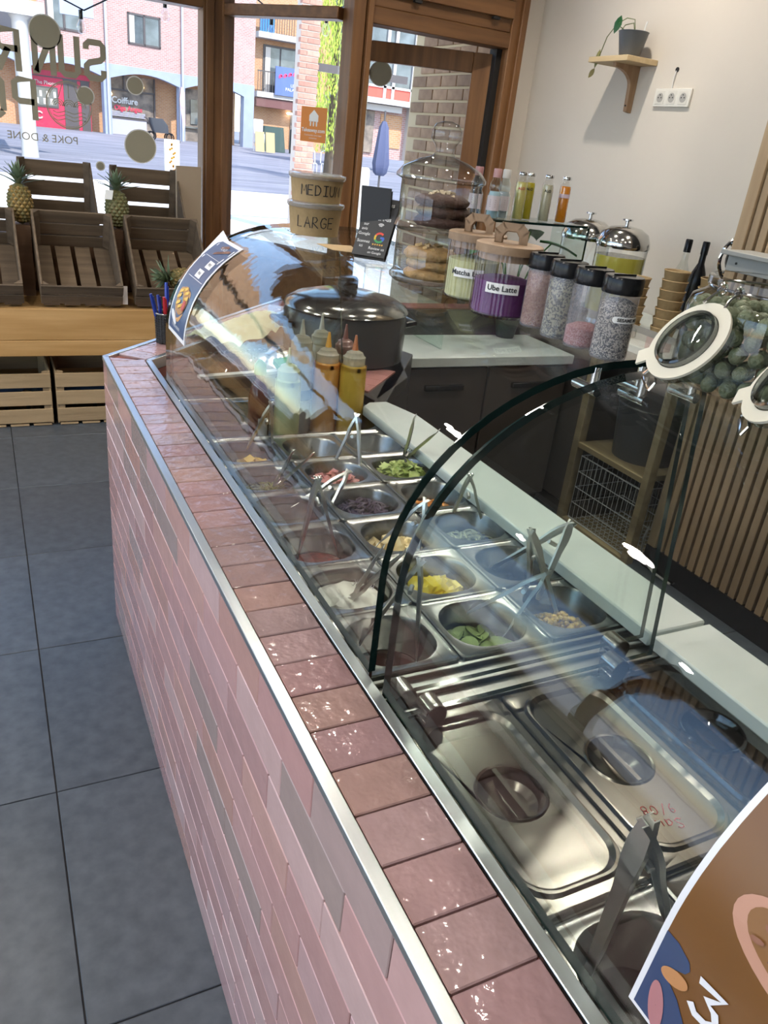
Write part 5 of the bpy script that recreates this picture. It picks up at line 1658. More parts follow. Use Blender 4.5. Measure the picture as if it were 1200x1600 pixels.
# slatted acoustic partition
pt = struct('wall_partition', MB().box((2.372, -2.0, 0), (2.86, 2.028, CH)), mat('partition_black', (.012, .012, .013), .8))
M_slat = wood('oak_slat', (.27, .185, .105), (.36, .255, .15), 'z', .6)
sm = mesh('slat', MB().box((-.012, -.0142, .10), (.008, .0142, CH - .02)), M_slat, smooth=0, bevel=.0015)
obj('slat', MB().box((2.348, 1.985, .10), (2.376, 2.030, CH - .02)), M_slat, pt, smooth=0, bevel=.0015)
k = 0
while 1.9655 - .041 * k > .1:
    o = obj('slat', None, None, pt, me=sm)
    o.location = (2.364, 1.9655 - .041 * k - .004, 0)
    k += 1
obj('skirting', MB().box((2.345, -2.0, 0), (2.372, 2.028, .10)), M_blackp, pt, smooth=0)
ws = thing('wall_box_shelf', 'small grey white wooden shelf screwed to the slatted partition', 'shelf', (2.30, 1.72, 1.27))
M_greyw = mat('grey_white_wood', (.30, .30, .28), .6)
obj('top_board', MB().box((2.20, 1.45, 1.268), (2.352, 1.94, 1.283)), M_greyw, ws, bevel=.002)
ap = obj('apron', MB().box((2.225, 1.47, 1.218), (2.24, 1.925, 1.268)).box((2.24, 1.91, 1.218), (2.352, 1.925, 1.268)), M_greyw, ws, bevel=.002)
obj('screw', MB().tube([(2.223, 1.885, 1.245), (2.226, 1.885, 1.245)], .004, 8), M_dark, ap)
cb = thing('floor_cable', 'grey cable looping down by the foot of the slatted partition', 'cable', (2.32, 2.0, 0))
obj('wire', MB().tube([(2.335, 2.03, .18), (2.325, 2.035, .12), (2.32, 2.02, .05), (2.33, 1.94, .012), (2.335, 1.85, .008)], .005, 6), mat('grey_cable', (.30, .30, .30), .5), cb)

# paper cups, drinks and bottles on the back counter
cupm = MB().lathe([(.040, 0), (.050, .054), (.0525, .056), (.051, .059), (.0485, .058), (.038, .004)], seg=26)
cupme = mesh('paper_cup', cupm, M_kraft, 50)
def cups(x, y, n, lab, step=.0265):
    nth = ('bottom', 'second', 'third', 'fourth', 'fifth', 'sixth', 'seventh', 'eighth', 'ninth', 'tenth', 'eleventh')
    for k in range(n):
        o = obj('paper_cup', None, None, None, me=cupme)
        o.location = (x + random.uniform(-.001, .001), y + random.uniform(-.001, .001), BCT + .0005 + step * k)
        tag(o, 'kraft paper cup, %s of the %s' % ('topmost' if k == n - 1 else nth[k] + ' from the bottom' if k else 'lowest', lab), 'cup', 'cups in the ' + lab)
cups(2.330, 2.42, 6, 'stack of tubs nearest the seed shakers', .036)
cups(2.440, 2.33, 7, 'middle stack of tubs', .037)
cups(2.505, 2.20, 7, 'stack of tubs nearest the clip jar', .036)
pkb = thing('pink_box', 'pale pink paper box standing before the cup stacks', 'box', (2.30, 2.20, BCT))
obj('box_body', MB().box((-.03, -.04, 0), (.03, .04, .05)), mat('pale_pink_card', (.52, .24, .22), .5), pkb, local=True, bevel=.002)
def dispenser(label, x, y, col, fill):
    t = thing('drink_dispenser', label, 'drink dispenser', (x, y, BCT))
    R = .108
    obj('glass_body', MB().lathe([(R * .85, .02), (R, .04), (R, .33)], seg=40, cap1=False), M_jarg, t, local=True)
    obj('drink', MB().lathe([(R * .82, .022), (R * .97, .042), (R * .97, fill), (.002, fill)], seg=36), mat('drink_fill', col, .15), t, local=True)
    obj('base_ring', MB().lathe([(R * .9, 0), (R * .95, .004), (R * .9, .022)], seg=36), M_chrome, t, local=True)
    ld = obj('lid', MB().lathe([(R * 1.02, .318), (R * 1.05, .325), (R * 1.02, .345), (R * .9, .378), (R * .6, .398), (R * .2, .405)], seg=40), mat('dispenser_lid_steel', (.55, .54, .52), .12, metal=1.0), t, local=True)
    obj('knob', MB().lathe([(.008, .404), (.008, .422), (.022, .426), (.022, .432), (.006, .434)], seg=18), M_chrome, ld, local=True)
    return t
dispenser('glass drink dispenser of yellow lemonade with steel dome lid', 2.43, 2.66, (.42, .37, .06), .285)
dispenser('empty glass drink dispenser with steel dome lid behind the glass riser', 2.43, 2.90, (.55, .53, .47), .06)
for x, y, lab in ((2.745, 2.60, 'clear bottle with black cap by the wall, farther of two'), (2.79, 2.545, 'dark bottle with black cap by the wall, nearer of two')):
    t = thing('spirit_bottle', lab, 'bottle', (x, y, BCT))
    dark = 'dark' in lab
    obj('bottle_glass', MB().lathe([(.035, 0), (.038, .01), (.038, .20), (.030, .245), (.014, .285), (.013, .33)], seg=22), M_blackp if dark else glass('bottle_clear', (.93, .95, .94), .07), t, local=True)
    obj('cap', MB().lathe([(.0155, .322), (.0155, .372), (.013, .376)], seg=16), M_blackp, t, local=True)
t = thing('chrome_slicer', 'chrome ringed slicer wheel half hidden behind the partition edge', 'slicer', (2.62, 2.18, BCT))
obj('foot', MB().box((-.10, -.07, 0), (.10, .07, .06)).box((-.02, -.03, .06), (.03, .03, .30)), M_blackp, t, local=True, bevel=.006)
f_ax = Matrix.Rotation(math.radians(-38), 4, 'Z')
def ringp(r, z0, tb, seg=30):
    return [f_ax @ Vector((r * math.cos(2 * PI * k / seg), z0, .35 + r * math.sin(2 * PI * k / seg))) for k in range(seg)]
obj('outer_ring', MB().tube(ringp(.10, -.03, 0), .007, 8, closed=True), M_chrome, t, local=True)
obj('blade_disc', MB().loft([ringp(.076, -.005, 0), ringp(.074, -.02, 0), ringp(.03, -.03, 0), ringp(.002, -.03, 0)], cap0=True), M_blackp, t, local=True)
sp_mb = MB()
for k in range(5):
    a = 2 * PI * k / 5
    sp_mb.tube([f_ax @ Vector((0, -.035, .35)), f_ax @ Vector((.098 * math.cos(a), -.03, .35 + .098 * math.sin(a)))], .006, 6)
obj('spokes', sp_mb, M_chrome, t, local=True)
# bent glass riser with juice bottles
gr = thing('glass_riser', 'bent clear glass riser carrying a row of juice bottles', 'riser', (2.05, 2.85, .74))
M_riser = glass('riser_glass', (.90, .96, .94), .06)
rb = MB().box((1.64, 2.72, 1.248), (2.285, 2.96, 1.256)).box((2.277, 2.72, .871), (2.285, 2.96, 1.248)).box((1.64, 2.72, .741), (1.648, 2.96, 1.248))
obj('bent_sheet', rb, M_riser, gr, smooth=0)
eg = MB().box((1.64, 2.7185, 1.2475), (2.285, 2.7198, 1.2565)).box((2.2765, 2.7185, .871), (2.2855, 2.7198, 1.248))
obj('cut_edge', eg, M_gedge, gr, smooth=0)
def juice(x, lab, liq, kind, labc=None, y=2.80):
    t = thing('juice_bottle', lab, 'bottle', (x, y, 1.2565))
    if kind == 'slim':
        pr = [(.021, 0), (.0235, .004), (.0235, .135), (.021, .148), (.0155, .156), (.0155, .168)]
        fill = .142
    else:
        pr = [(.025, 0), (.0275, .005), (.0275, .085), (.020, .10), (.024, .112), (.022, .130), (.015, .142), (.0145, .165)]
        fill = .10 if liq else 0
    obj('bottle_glass', MB().lathe(pr, seg=22), glass('bottle_clear', (.88, .94, .95) if kind != 'slim' else (.96, .96, .94), .08), t, local=True)
    if liq:
        obj('juice', MB().lathe([(.0195, .003), (.0215, .006), (.0215, fill - .01), (.019, fill), (.002, fill)], seg=20), mat('juice_fill', liq, .2), t, local=True)
    obj('cap', MB().lathe([(.0175, .166), (.0185, .169), (.0185, .176), (.016, .179)] if kind == 'slim' else [(.0165, .150), (.0165, .178), (.015, .182)], seg=18, flute=1, fdep=-.03), M_chrome if not labc or kind == 'slim' else mat('cap_colour', labc, .4), t, local=True)
    if kind != 'slim' or lab.startswith('orange'):
        lc = (.50, .44, .46) if kind != 'slim' else (.52, .40, .45)
        z0, z1, rr = (.03, .085, .0281) if kind != 'slim' else (.098, .113, .0240)
        obj('paper_label', MB().loft([[(rr * math.cos(a), rr * math.sin(a), z) for a in [math.radians(175 + 11 * k) for k in range(12)]] for z in (z0, z1)], closed=False), mat('label_paper', lc, .6), t, local=True)
        fnj = cyl_fn((0, 0, 0), rr, 4.1, 0, 0, .0006)
        g = MB()
        if kind != 'slim':
            for k in range(4):
                g.ribbon([(-.012, .045 + .008 * k), (.010, .045 + .008 * k)], .0022, fnj, rnd=False)
            obj('small_print', g, M_ink, t, smooth=0, local=True)
    else:
        fnj = cyl_fn((0, 0, 0), .0238, 4.15, 0, 0, .0006)
        obj('small_print', text_mb('ALO', .014, lambda u, v: fnj(u, .118 + v), bold=.0005), mat('print_red', (.40, .06, .05), .5) if lab.startswith('pale yellow') else M_ink, t, smooth=0, local=True)
    return t
juice(1.755, 'clear soda bottle with red banded cap, farthest in the row', None, 'round', (.34, .17, .17))
juice(1.815, 'clear pale blue soda bottle with red and white cap', (.40, .52, .56), 'round', (.40, .22, .22), 2.76)
juice(1.885, 'clear swing top bottle with pinkish paper label', (.42, .44, .46), 'round', (.55, .54, .52))
juice(1.965, 'pale yellow slim juice bottle with red lettering', (.52, .47, .16), 'slim')
juice(2.025, 'deeper yellow slim juice bottle between two pale ones', (.42, .35, .02), 'slim', y=2.83)
juice(2.095, 'cloudy white slim juice bottle beside the orange one', (.44, .42, .32), 'slim')
juice(2.185, 'orange slim juice bottle with lilac label band, nearest in the row', (.58, .20, .01), 'slim')
lp = thing('leafy_plant', 'broad leaved green plant standing under the glass riser', 'plant', (2.10, 2.93, .74))
obj('pot', MB().lathe([(.04, 0), (.055, .08), (.056, .09)], seg=20), mat('plant_pot_green', (.03, .05, .04), .5), lp, local=True)
for k, (a, L, zt) in enumerate(((-.3, .26, .42), (3.5, .30, .40), (.9, .22, .46), (-1.6, .20, .36), (2.4, .25, .44))):
    st_ = [(0, 0, .10), (.5 * L * math.cos(a) * .6, .5 * L * math.sin(a) * .3, zt * .8), (L * .6 * math.cos(a), L * .3 * math.sin(a), zt)]
    lo = obj('leaf', MB().loft([[Vector((st_[2][0] + math.cos(a) * (q - .3) * .2 - math.sin(a) * w_ * s, st_[2][1] + math.sin(a) * (q - .3) * .12 + math.cos(a) * w_ * s * .6, st_[2][2] - .05 * q * q + .01 * abs(s))) for s in (-1, -.5, 0, .5, 1)] for q, w_ in ((0, .005), (.25, .05), (.5, .06), (.75, .04), (1, .002))], closed=False), mat('leaf_green', (.018, .075, .018), .35, col2=(.03, .12, .03), vscale=20), lp, local=True)
    obj('stem', MB().tube(st_, .004, 6), mat('stem_green', (.06, .14, .03), .5), lo, local=True)

# ------------------------------------------------------------------ on the right wall
sh = thing('wall_shelf', 'small pale wooden shelf on a curved bracket on the right wall', 'shelf', (2.78, 3.31, 1.91))
M_pinew = wood('pale_pine', (.50, .36, .19), (.62, .47, .27), 'y', .6)
obj('shelf_board', MB().box((2.685, 3.18, 1.932), (2.869, 3.455, 1.955)), M_pinew, sh, bevel=.0015)
br = []
for q in range(9):
    a = PI / 2 * q / 8
    br.append((2.855 - .125 * (1 - math.sin(a)) - .0, 1.932 - .16 * (1 - math.cos(a))))
poly = [(2.869, 1.932), (2.72, 1.932), (2.72, 1.915)] + [(2.72 + .112 * math.sin(PI / 2 * q / 7), 1.915 - .075 * (1 - math.cos(PI / 2 * q / 7))) for q in range(1, 8)] + [(2.838, 1.74), (2.869, 1.735)]
bm_ = MB()
n = len(poly)
bm_.add([(x, 3.290, z) for x, z in poly] + [(x, 3.312, z) for x, z in poly], [tuple(range(n)), tuple(range(2 * n - 1, n - 1, -1))] + [(i, (i + 1) % n, n + (i + 1) % n, n + i) for i in range(n)])
b_ = obj('bracket', bm_, wood('bracket_wood', (.30, .17, .09), (.40, .25, .14), 'z', .6), sh, smooth=0)
for z in (1.86, 1.765):
    obj('screw', MB().tube([(2.833, 3.301, z), (2.840, 3.301, z)], .004, 8), M_dark, b_)
pp = thing('potted_plant', 'grey plant pot with a drooping vine and one dark leaf on the wall shelf', 'plant', (2.765, 3.265, 1.955))
obj('pot', MB().lathe([(.045, 0), (.047, .002), (.068, .100), (.070, .102), (.066, .104), (.062, .092)], seg=30, cap1=False), mat('grey_pot', (.115, .125, .135), .4), pp, local=True)
obj('soil', MB().lathe([(.060, .088), (.04, .096), (.002, .094)], seg=20), mat('dark_soil', (.02, .015, .01), .95, bump=1, bscale=120), pp, local=True)
M_vine = mat('vine_stem', (.10, .13, .035), .5)
def leaf_mb(base, tip, w, droop=0.0):
    base, tip = Vector(base), Vector(tip)
    d = tip - base
    sidev = d.cross(Vector((1, .2, 0))).normalized()
    L = []
    for q, ww in ((0, .04), (.2, .7), (.45, 1), (.7, .75), (.9, .3), (1, .02)):
        c = base + d * q + Vector((0, 0, -droop * q * q))
        L.append([c - sidev * w * ww, c + d.cross(sidev).normalized() * w * .25 * ww, c + sidev * w * ww])
    return MB().loft(L, closed=False)
v_ = obj('vine', MB().tube([(-.02, .02, .10), (-.05, .07, .13), (-.06, .11, .08), (-.05, .15, .01), (-.045, .175, -.03)], .0022, 6), M_vine, pp, local=True)
obj('leaf', leaf_mb((-.045, .16, .035), (-.045, .178, -.045), .015), mat('yellowed_leaf', (.17, .16, .05), .5), v_, local=True)
obj('leaf', leaf_mb((-.045, .175, -.045), (-.05, .205, -.085), .014), mat('yellowed_leaf', (.25, .20, .06), .5), v_, local=True)
v_ = obj('vine', MB().tube([(.0, -.01, .095), (-.01, .0, .15), (-.03, .03, .155), (-.05, .055, .135)], .002, 6), M_vine, pp, local=True)
obj('leaf', leaf_mb((-.045, .055, .165), (-.055, .072, .092), .022), mat('dark_leaf', (.012, .07, .02), .35), v_, local=True)
obj('vine', MB().tube([(.015, .01, .095), (.005, .02, .14), (-.02, .045, .13), (-.04, .05, .10)], .002, 6), M_vine, pp, local=True)
obj('plant_label', MB().obox((.02, -.045, .115), (.001, 0, 0), (0, .004, 0), (0, -.006, .028)), M_white, pp, local=True)
sk = thing('triple_socket', 'white triple wall socket with a short cable hole above', 'socket', (2.868, 3.03, 1.80))
obj('face_plate', MB().box((2.858, 2.918, 1.765), (2.8695, 3.142, 1.840)), mat('socket_white', (.66, .63, .57), .35), sk, bevel=.002)
for y in (2.958, 3.03, 3.102):
    m_ = obj('socket_insert', MB().box((2.8565, y - .026, 1.775), (2.860, y + .026, 1.830)), mat('socket_insert_white', (.62, .59, .53), .35), sk, bevel=.0008)
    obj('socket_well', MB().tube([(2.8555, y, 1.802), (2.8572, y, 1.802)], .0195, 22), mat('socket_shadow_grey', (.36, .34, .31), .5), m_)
    g = MB()
    for dy in (-.009, .009):
        g.tube([(2.8545, y + dy, 1.802), (2.856, y + dy, 1.802)], .0028, 8)
    g.tube([(2.853, y, 1.813), (2.856, y, 1.813)], .0022, 8)
    obj('pin_holes', g, M_dark, m_)
obj('cable_hole', MB().tube([(2.866, 3.045, 1.915), (2.8705, 3.045, 1.915)], .010, 12), M_dark, sk)
obj('cable_end', MB().tube([(2.864, 3.045, 1.91), (2.862, 3.048, 1.885), (2.866, 3.05, 1.855), (2.866, 3.05, 1.84)], .0025, 6), M_white, sk)

# ------------------------------------------------------------------ window display: bench, crates, pineapples
M_pine1 = wood('bench_pine', (.40, .225, .075), (.52, .32, .13), 'x', .5)
M_crate = wood('crate_wood', (.085, .058, .035), (.14, .098, .060), 'x', .8, bump=.4, rand=.22)
M_cratel = wood('pale_crate_wood', (.26, .18, .092), (.37, .26, .14), 'x', .75, bump=.3, rand=.15)
wbn = thing('display_bench', 'pine display bench along the window carrying the tilted crates', 'bench', (-.2, 4.3, 0))
obj('front_board', MB().box((-1.6, 4.055, .445), (1.02, 4.082, .596)), M_pine1, wbn, smooth=0, bevel=.002)
obj('front_board', MB().box((-1.6, 4.052, .367), (1.02, 4.082, .443)), M_pine1, wbn, smooth=0, bevel=.002)
obj('bench_top', MB().box((-1.6, 4.082, .57), (1.02, 4.86, .596)), M_pine1, wbn, smooth=0, bevel=.002)
obj('riser_board', MB().box((-1.6, 4.50, .596), (1.02, 4.52, .83)).box((-1.6, 4.50, .83), (1.02, 4.86, .85)), wood('riser_dark', (.10, .05, .022), (.15, .08, .04), 'x', .6), wbn, smooth=0)
for a_, b_ in ((.139, .206), (.592, .645)):
    obj('riser_block', MB().box((a_, 4.36, .596), (b_, 4.50, .934)), wood('riser_dark', (.10, .05, .022), (.15, .08, .04), 'x', .6), wbn, smooth=0)
obj('back_panel', MB().box((-1.6, 4.82, 0), (1.02, 4.85, .57)), M_pine1, wbn, smooth=0)
for x in (-1.55, -.6, .98):
    obj('leg', MB().box((x - .03, 4.40, 0), (x + .03, 4.46, .57)), M_pine1, wbn, smooth=0)
def crate(name, label, loc, tilt, Wc, D, hf, hb, M_, ns_front, ns_back, gaps, group, wid=None):
    """open slatted crate: origin at the front lower edge, leaning back-up by tilt"""
    t = thing(name, label, 'crate', loc, group)
    T = Matrix.Rotation(tilt, 4, 'X')
    th = .010
    w = Wc / 2
    def part(nm, mb, par=t):
        return obj(nm, mb.xf(T), M_, par, smooth=0, local=True, bevel=.0015)
    for k in range(ns_front):
        z0 = hf * k / ns_front + gaps / 2; z1 = hf * (k + 1) / ns_front - gaps / 2
        part('slat', MB().box((-w, 0, z0), (w, th, z1)))
    for k in range(ns_back):
        z0 = hb * k / ns_back + gaps * .6; z1 = hb * (k + 1) / ns_back - gaps * .6
        part('slat', MB().box((-w, D - th, z0), (w, D, z1)))
    for s in (-1, 1):
        x0_, x1_ = (s * w - th, s * w) if s > 0 else (-w, -w + th)
        mb = MB()
        mb.add([(x, y, z) for x in (x0_, x1_) for y, z in ((th, 0), (D - th, 0), (D - th, hb), (th, hf))], [(0, 1, 2, 3), (7, 6, 5, 4), (0, 4, 5, 1), (1, 5, 6, 2), (2, 6, 7, 3), (3, 7, 4, 0)])
        part('side_board', mb)
        for y, h_ in ((th, hf), (D - th - .028, hb)):
            xa = s * (w - th)
            xb_ = s * (w - th - .030)
            part('corner_block', MB().prism([(xa, y), (xb_, y if y == th else y + .028), (xa, y + .028)] if y == th else [(xa, y), (xb_, y + .028), (xa, y + .028)], 0.012, h_))
    for k in range(4):
        x0_ = -w + Wc * k / 4 + .010; x1_ = -w + Wc * (k + 1) / 4 - .010
        part('floor_slat', MB().box((x0_, 0, -.006), (x1_, D, .004)))
    return t
A30 = math.radians(30)
for x, lab in ((-.05, 'weathered crate tilted on the bench, cut by the picture edge'), (.40, 'weathered empty crate tilted on the bench, middle of the lower row'), (.835, 'weathered crate tilted on the bench next to the pen cup')):
    crate('wooden_crate', lab, (x, 4.085, .612), A30, .375, .44, .115, .215, M_crate, 2, 3, .008, 'weathered crates on the bench')
for x, lab in ((-.12, 'dark crate behind the first pineapple, cut by the picture edge'), (.365, 'dark crate standing against the window between two pineapples'), (.82, 'dark crate standing against the window beside the frame post')):
    crate('wooden_crate', lab, (x, 4.50, .866), math.radians(12), .36, .32, .10, .30, M_crate, 2, 3, .018, 'dark crates against the window')
for x, lab in ((-.435, 'pale slatted crate on the floor, farthest under the bench'), (.012, 'pale slatted crate on the floor with a notched middle board'), (.458, 'pale slatted crate on the floor next to the counter corner')):
    t = crate('floor_crate', lab, (x, 4.072, .008), 0.0, .425, .34, .275, .275, M_cratel, 3, 3, .020, 'pale crates under the bench')
    b = obj('stored_bag', crumple(-.19, .19, .03, .31, 8, .03, x * 9, dome=.04), mat('dark_blue_bag', (.012, .03, .07), .4), None, smooth=40)
    b.location = (x, 4.072, .150)
    tag(b, 'dark blue bag lying inside the %s' % lab.replace('pale slatted ', ''), 'bag', 'blue bags in the floor crates')
M_pin = mat('pineapple_skin', (.16, .10, .03), .6, col2=(.10, .12, .04), vscale=14)
M_pleaf = mat('pineapple_leaf', (.12, .17, .09), .5, col2=(.19, .25, .15), vscale=18)
def pineapple(label, x, y, z, hue=None, s=1.0):
    t = thing('pineapple', label, 'pineapple', (x, y, z))
    mb = MB().ball((0, 0, .095), .055, .055, .095, 18, 12)
    obj('body', mb, M_pin, t, local=True)
    sc_ = MB()
    for r in range(10):
        zz_ = .018 + .0165 * r
        q = math.sqrt(max(0.02, 1 - ((zz_ - .095) / .095) ** 2)) * .055
        n_ = 13
        for k in range(n_):
            a = 2 * PI * (k + .5 * (r % 2)) / n_
            c = Vector((q * math.cos(a), q * math.sin(a), zz_))
            nn = Vector((math.cos(a), math.sin(a), (zz_ - .095) / .095 * .6)).normalized()
            tn = Vector((-math.sin(a), math.cos(a), 0)); up = nn.cross(tn)
            h = .0115
            sc_.add([c + tn * h, c + up * h, c - tn * h, c - up * h, c + nn * .008], [(0, 1, 4), (1, 2, 4), (2, 3, 4), (3, 0, 4)])
    o = obj('scales', sc_, mat('pineapple_scale', hue or (.26, .17, .05), .6, col2=(.12, .12, .04), vscale=30), t, local=True, smooth=0)
    o['kind'] = 'stuff'
    rg = random.Random(int(x * 100))
    for k in range(26):
        a = k * 2.4; e_ = k / 26
        L = .10 * (1 - .25 * e_) * rg.uniform(.85, 1.1); sp_ = (1 - e_) * 1.0 + .12
        d = Vector((math.cos(a) * math.sin(sp_), math.sin(a) * math.sin(sp_), math.cos(sp_)))
        b = Vector((0, 0, .180 + .035 * e_))
        tn = Vector((-math.sin(a), math.cos(a), 0))
        Lp = []
        for q, ww in ((0, .011), (.35, .012), (.7, .007), (1, .0008)):
            c = b + d * L * q + Vector((math.cos(a), math.sin(a), -.4)) * .03 * q * q * (1 - e_)
            Lp.append([c - tn * ww, c + Vector((0, 0, -.003)), c + tn * ww])
        obj('leaf', MB().loft(Lp, closed=False), M_pleaf, t, local=True)
    return t
pineapple('golden green pineapple standing between crates, cut edge side', .172, 4.42, .935, (.34, .20, .05))
pineapple('dark green pineapple with a paper tag between the two crates', .628, 4.44, .935, (.16, .16, .07))
tg = obj('paper_tag', MB().obox((.585, 4.39, 1.10), (.018, -.006, .0), (.0, .001, 0), (.004, 0, .022)), M_white, None, smooth=0)
tag(tg, 'small white paper tag hanging on the dark green pineapple', 'tag')
pl = pineapple('pineapple lying on its side in the crate behind the pens', 1.005, 4.165, .722)
pl.rotation_euler = (0, math.radians(-82), .25)
bx = thing('cardboard_flap', 'beige cardboard box flap standing by the frame post', 'box', (1.06, 4.72, .85))
obj('panel', MB().obox((0, 0, .20), (.075, .03, 0), (-.002, .004, 0), (0, 0, .20)), mat('beige_card', (.42, .34, .25), .8), bx, local=True)
for x, lab in ((.235, 'white paper slip in the gap left of the middle crate'), (.60, 'white paper slip in the gap beside the last crate')):
    o = obj('paper_slip', MB().obox((x, 4.095, .66), (.014, 0, 0), (0, .001, 0), (0, 0, .045)), M_white, None, smooth=0)
    tag(o, lab, 'paper')

# pens in a mesh cup on the ledge
pc_ = thing('pen_cup', 'black mesh pen cup standing on the tiled ledge corner', 'cup', (.467, 2.395, CZ + .001))
cupmesh = MB()
for k in range(20):
    a = 2 * PI * k / 20
    cupmesh.tube([(.028 * math.cos(a), .028 * math.sin(a), 0), (.032 * math.cos(a), .032 * math.sin(a), .09)], .0013, 4)
for k in range(12):
    z = .004 + .0075 * k; r = .028 + .004 * z / .09
    cupmesh.tube([(r * math.cos(2 * PI * q / 20), r * math.sin(2 * PI * q / 20), z) for q in range(20)], .0012, 4, closed=True)
obj('wire_mesh', cupmesh, mat('mesh_grey', (.10, .105, .11), .35, metal=.8), pc_, local=True)
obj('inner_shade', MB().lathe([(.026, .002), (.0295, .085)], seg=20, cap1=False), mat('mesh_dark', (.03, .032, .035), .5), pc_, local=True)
obj('rim', MB().tube([(.0325 * math.cos(2 * PI * q / 24), .0325 * math.sin(2 * PI * q / 24), .09) for q in range(24)], .0025, 6, closed=True), mat('rim_grey', (.22, .23, .24), .3, metal=.8), pc_, local=True)
for i, (dx, dy, lean, col, lab, L) in enumerate(((-.012, -.006, (-.22, .0), (.01, .03, .22), 'blue ballpoint pen leaning out of the cup towards the crates', .145), (-.004, .008, (-.10, .1), (.012, .035, .26), 'second blue pen in the cup beside the red ones', .135),
        (.002, -.008, (-.06, -.05), (.42, .02, .03), 'red pen in the middle of the pen cup', .135), (.010, -.004, (.07, .0), (.40, .02, .025), 'red pen leaning to the glass in the pen cup', .125), (.006, .010, (.02, .12), (.012, .04, .34), 'tall blue pen standing highest in the cup', .170), (.0, .0, (.12, -.1), (.55, .55, .55), 'white barrelled pen in the pen cup', .115))):
    t = thing('ballpoint_pen', lab, 'pen', (.467 + dx, 2.395 + dy, CZ + .006))
    e_ = Vector((lean[0], lean[1], 1)).normalized()
    obj('barrel', MB().tube([e_ * 0, e_ * L * .6], .004, 8), mat('pen_barrel', (.5, .5, .5) if i % 2 else col, .3), t, local=True)
    obj('cap', MB().tube([e_ * L * .55, e_ * L], [.0055, .0045], 8).obox(e_ * L * .8 + Vector((.006, 0, 0)), (.0012, 0, 0), (0, .002, 0), e_ * .022), mat('pen_cap', col, .3), t, local=True)

# ------------------------------------------------------------------ printed sheets stuck on the curved glass
ARC = [0.0]
GOo = [(x, z) for x, z in guard_prof(-.0015)]
for a, b in zip(GOo, GOo[1:]):
    ARC.append(ARC[-1] + math.hypot(b[0] - a[0], b[1] - a[1]))
def on_guard(y0, s0, skew=0.0):
    """sheet coordinates: u to the reader's right (towards the camera), v up the glass"""
    def fn(u, v, lift=0.0):
        u = u + skew * v
        s = s0 + v
        for i in range(len(ARC) - 1):
            if s <= ARC[i + 1] or i == len(ARC) - 2:
                q = (s - ARC[i]) / (ARC[i + 1] - ARC[i])
                a, b = GOo[i], GOo[i + 1]
                d = Vector((b[0] - a[0], b[1] - a[1])).normalized()
                return Vector((a[0] + (b[0] - a[0]) * q - d.y * lift, y0 - u, a[1] + (b[1] - a[1]) * q + d.x * lift))
    return fn
def sheet(mb, fn, u0, v0, u1, v1, lift, m, n=14):
    L = [[fn(u0 + (u1 - u0) * i / 6, v0 + (v1 - v0) * k / n, lift) for i in range(7)] for k in range(n + 1)]
    mb.loft(L, m, closed=False)
M_sheet = mat('paper_white', (.66, .67, .70), .35)
p1 = thing('price_poster', 'blue printed poster with fries photo, stuck on far end of curved glass', 'poster', (.40, 1.9, 1.0))
fn = on_guard(1.956, .148, -.15)
g = MB(); sheet(g, fn, 0, 0, .176, .272, .0006, 0)
sheet(g, fn, .010, .010, .166, .262, .0012, 1)
g.add([fn(-.004, .20, .0006), fn(.05, .272, .0006), fn(-.030, .285, .010)], [(0, 1, 2)], 0)
obj('sheet', g, [M_sheet, mat('poster_blue', (.035, .075, .165), .35)], p1)
g = MB()
g.poly([(.085 + .052 * math.cos(a), .085 + .040 * math.sin(a) + .010 * math.cos(2 * a)) for a in [2 * PI * k / 24 for k in range(24)]], lambda u, v: fn(u, v, .0018), 0)
g.poly([(.085 + .046 * math.cos(a), .086 + .034 * math.sin(a)) for a in [2 * PI * k / 24 for k in range(24)]], lambda u, v: fn(u, v, .0022), 1)
for k in range(9):
    a = k * .8
    g.ribbon([(.080 + .030 * math.cos(a) - .012, .088 + .020 * math.sin(a)), (.080 + .030 * math.cos(a) + .012, .088 + .020 * math.sin(a) + .008)], .008, lambda u, v: fn(u, v, .0026), 2)
g.poly([(.112 + .013 * math.cos(a), .078 + .013 * math.sin(a)) for a in [2 * PI * k / 14 for k in range(14)]], lambda u, v: fn(u, v, .0030), 3)
g.poly([(.03 + .03 * math.cos(a) + .02, .040 + .010 * math.sin(a) - .01 * math.cos(a)) for a in [2 * PI * k / 14 for k in range(14)]], lambda u, v: fn(u, v, .0018), 4)
obj('food_print', g, [mat('tray_tan', (.45, .24, .09), .5), mat('tray_inner', (.32, .15, .04), .5), mat('fries_yellow', (.62, .38, .06), .5), mat('ketchup_print', (.40, .04, .03), .5), M_sheet], p1, smooth=0)
g = MB()
for u, v in ((.06, .165), (.115, .165), (.06, .195), (.115, .195)):
    pass
g.ribbon([(.03, .145), (.16, .145)], .0012, lambda u, v: fn(u, v, .0018)); g.ribbon([(.03, .21), (.16, .21)], .0012, lambda u, v: fn(u, v, .0018))
g.ribbon([(.022, .20), (.026, .25)], .007, lambda u, v: fn(u, v, .0018)); g.ribbon([(.150, .205), (.160, .25)], .007, lambda u, v: fn(u, v, .0018))
text_mb('Frites maison', .014, lambda u, v: fn(.085 + u, .024 + v, .002), g)
text_mb('MENUS', .014, lambda u, v: fn(.095 + u, .243 + v, .002), g)
obj('white_print', g, M_sheet, p1, smooth=0)
for u0, v0 in ((.075, .150), (.095, .180)):
    g = MB(); sheet(g, fn, u0, v0, u0 + .045, v0 + .022, .0018, 0, 3)
    obj('price_box', g, M_sheet, p1, smooth=0)
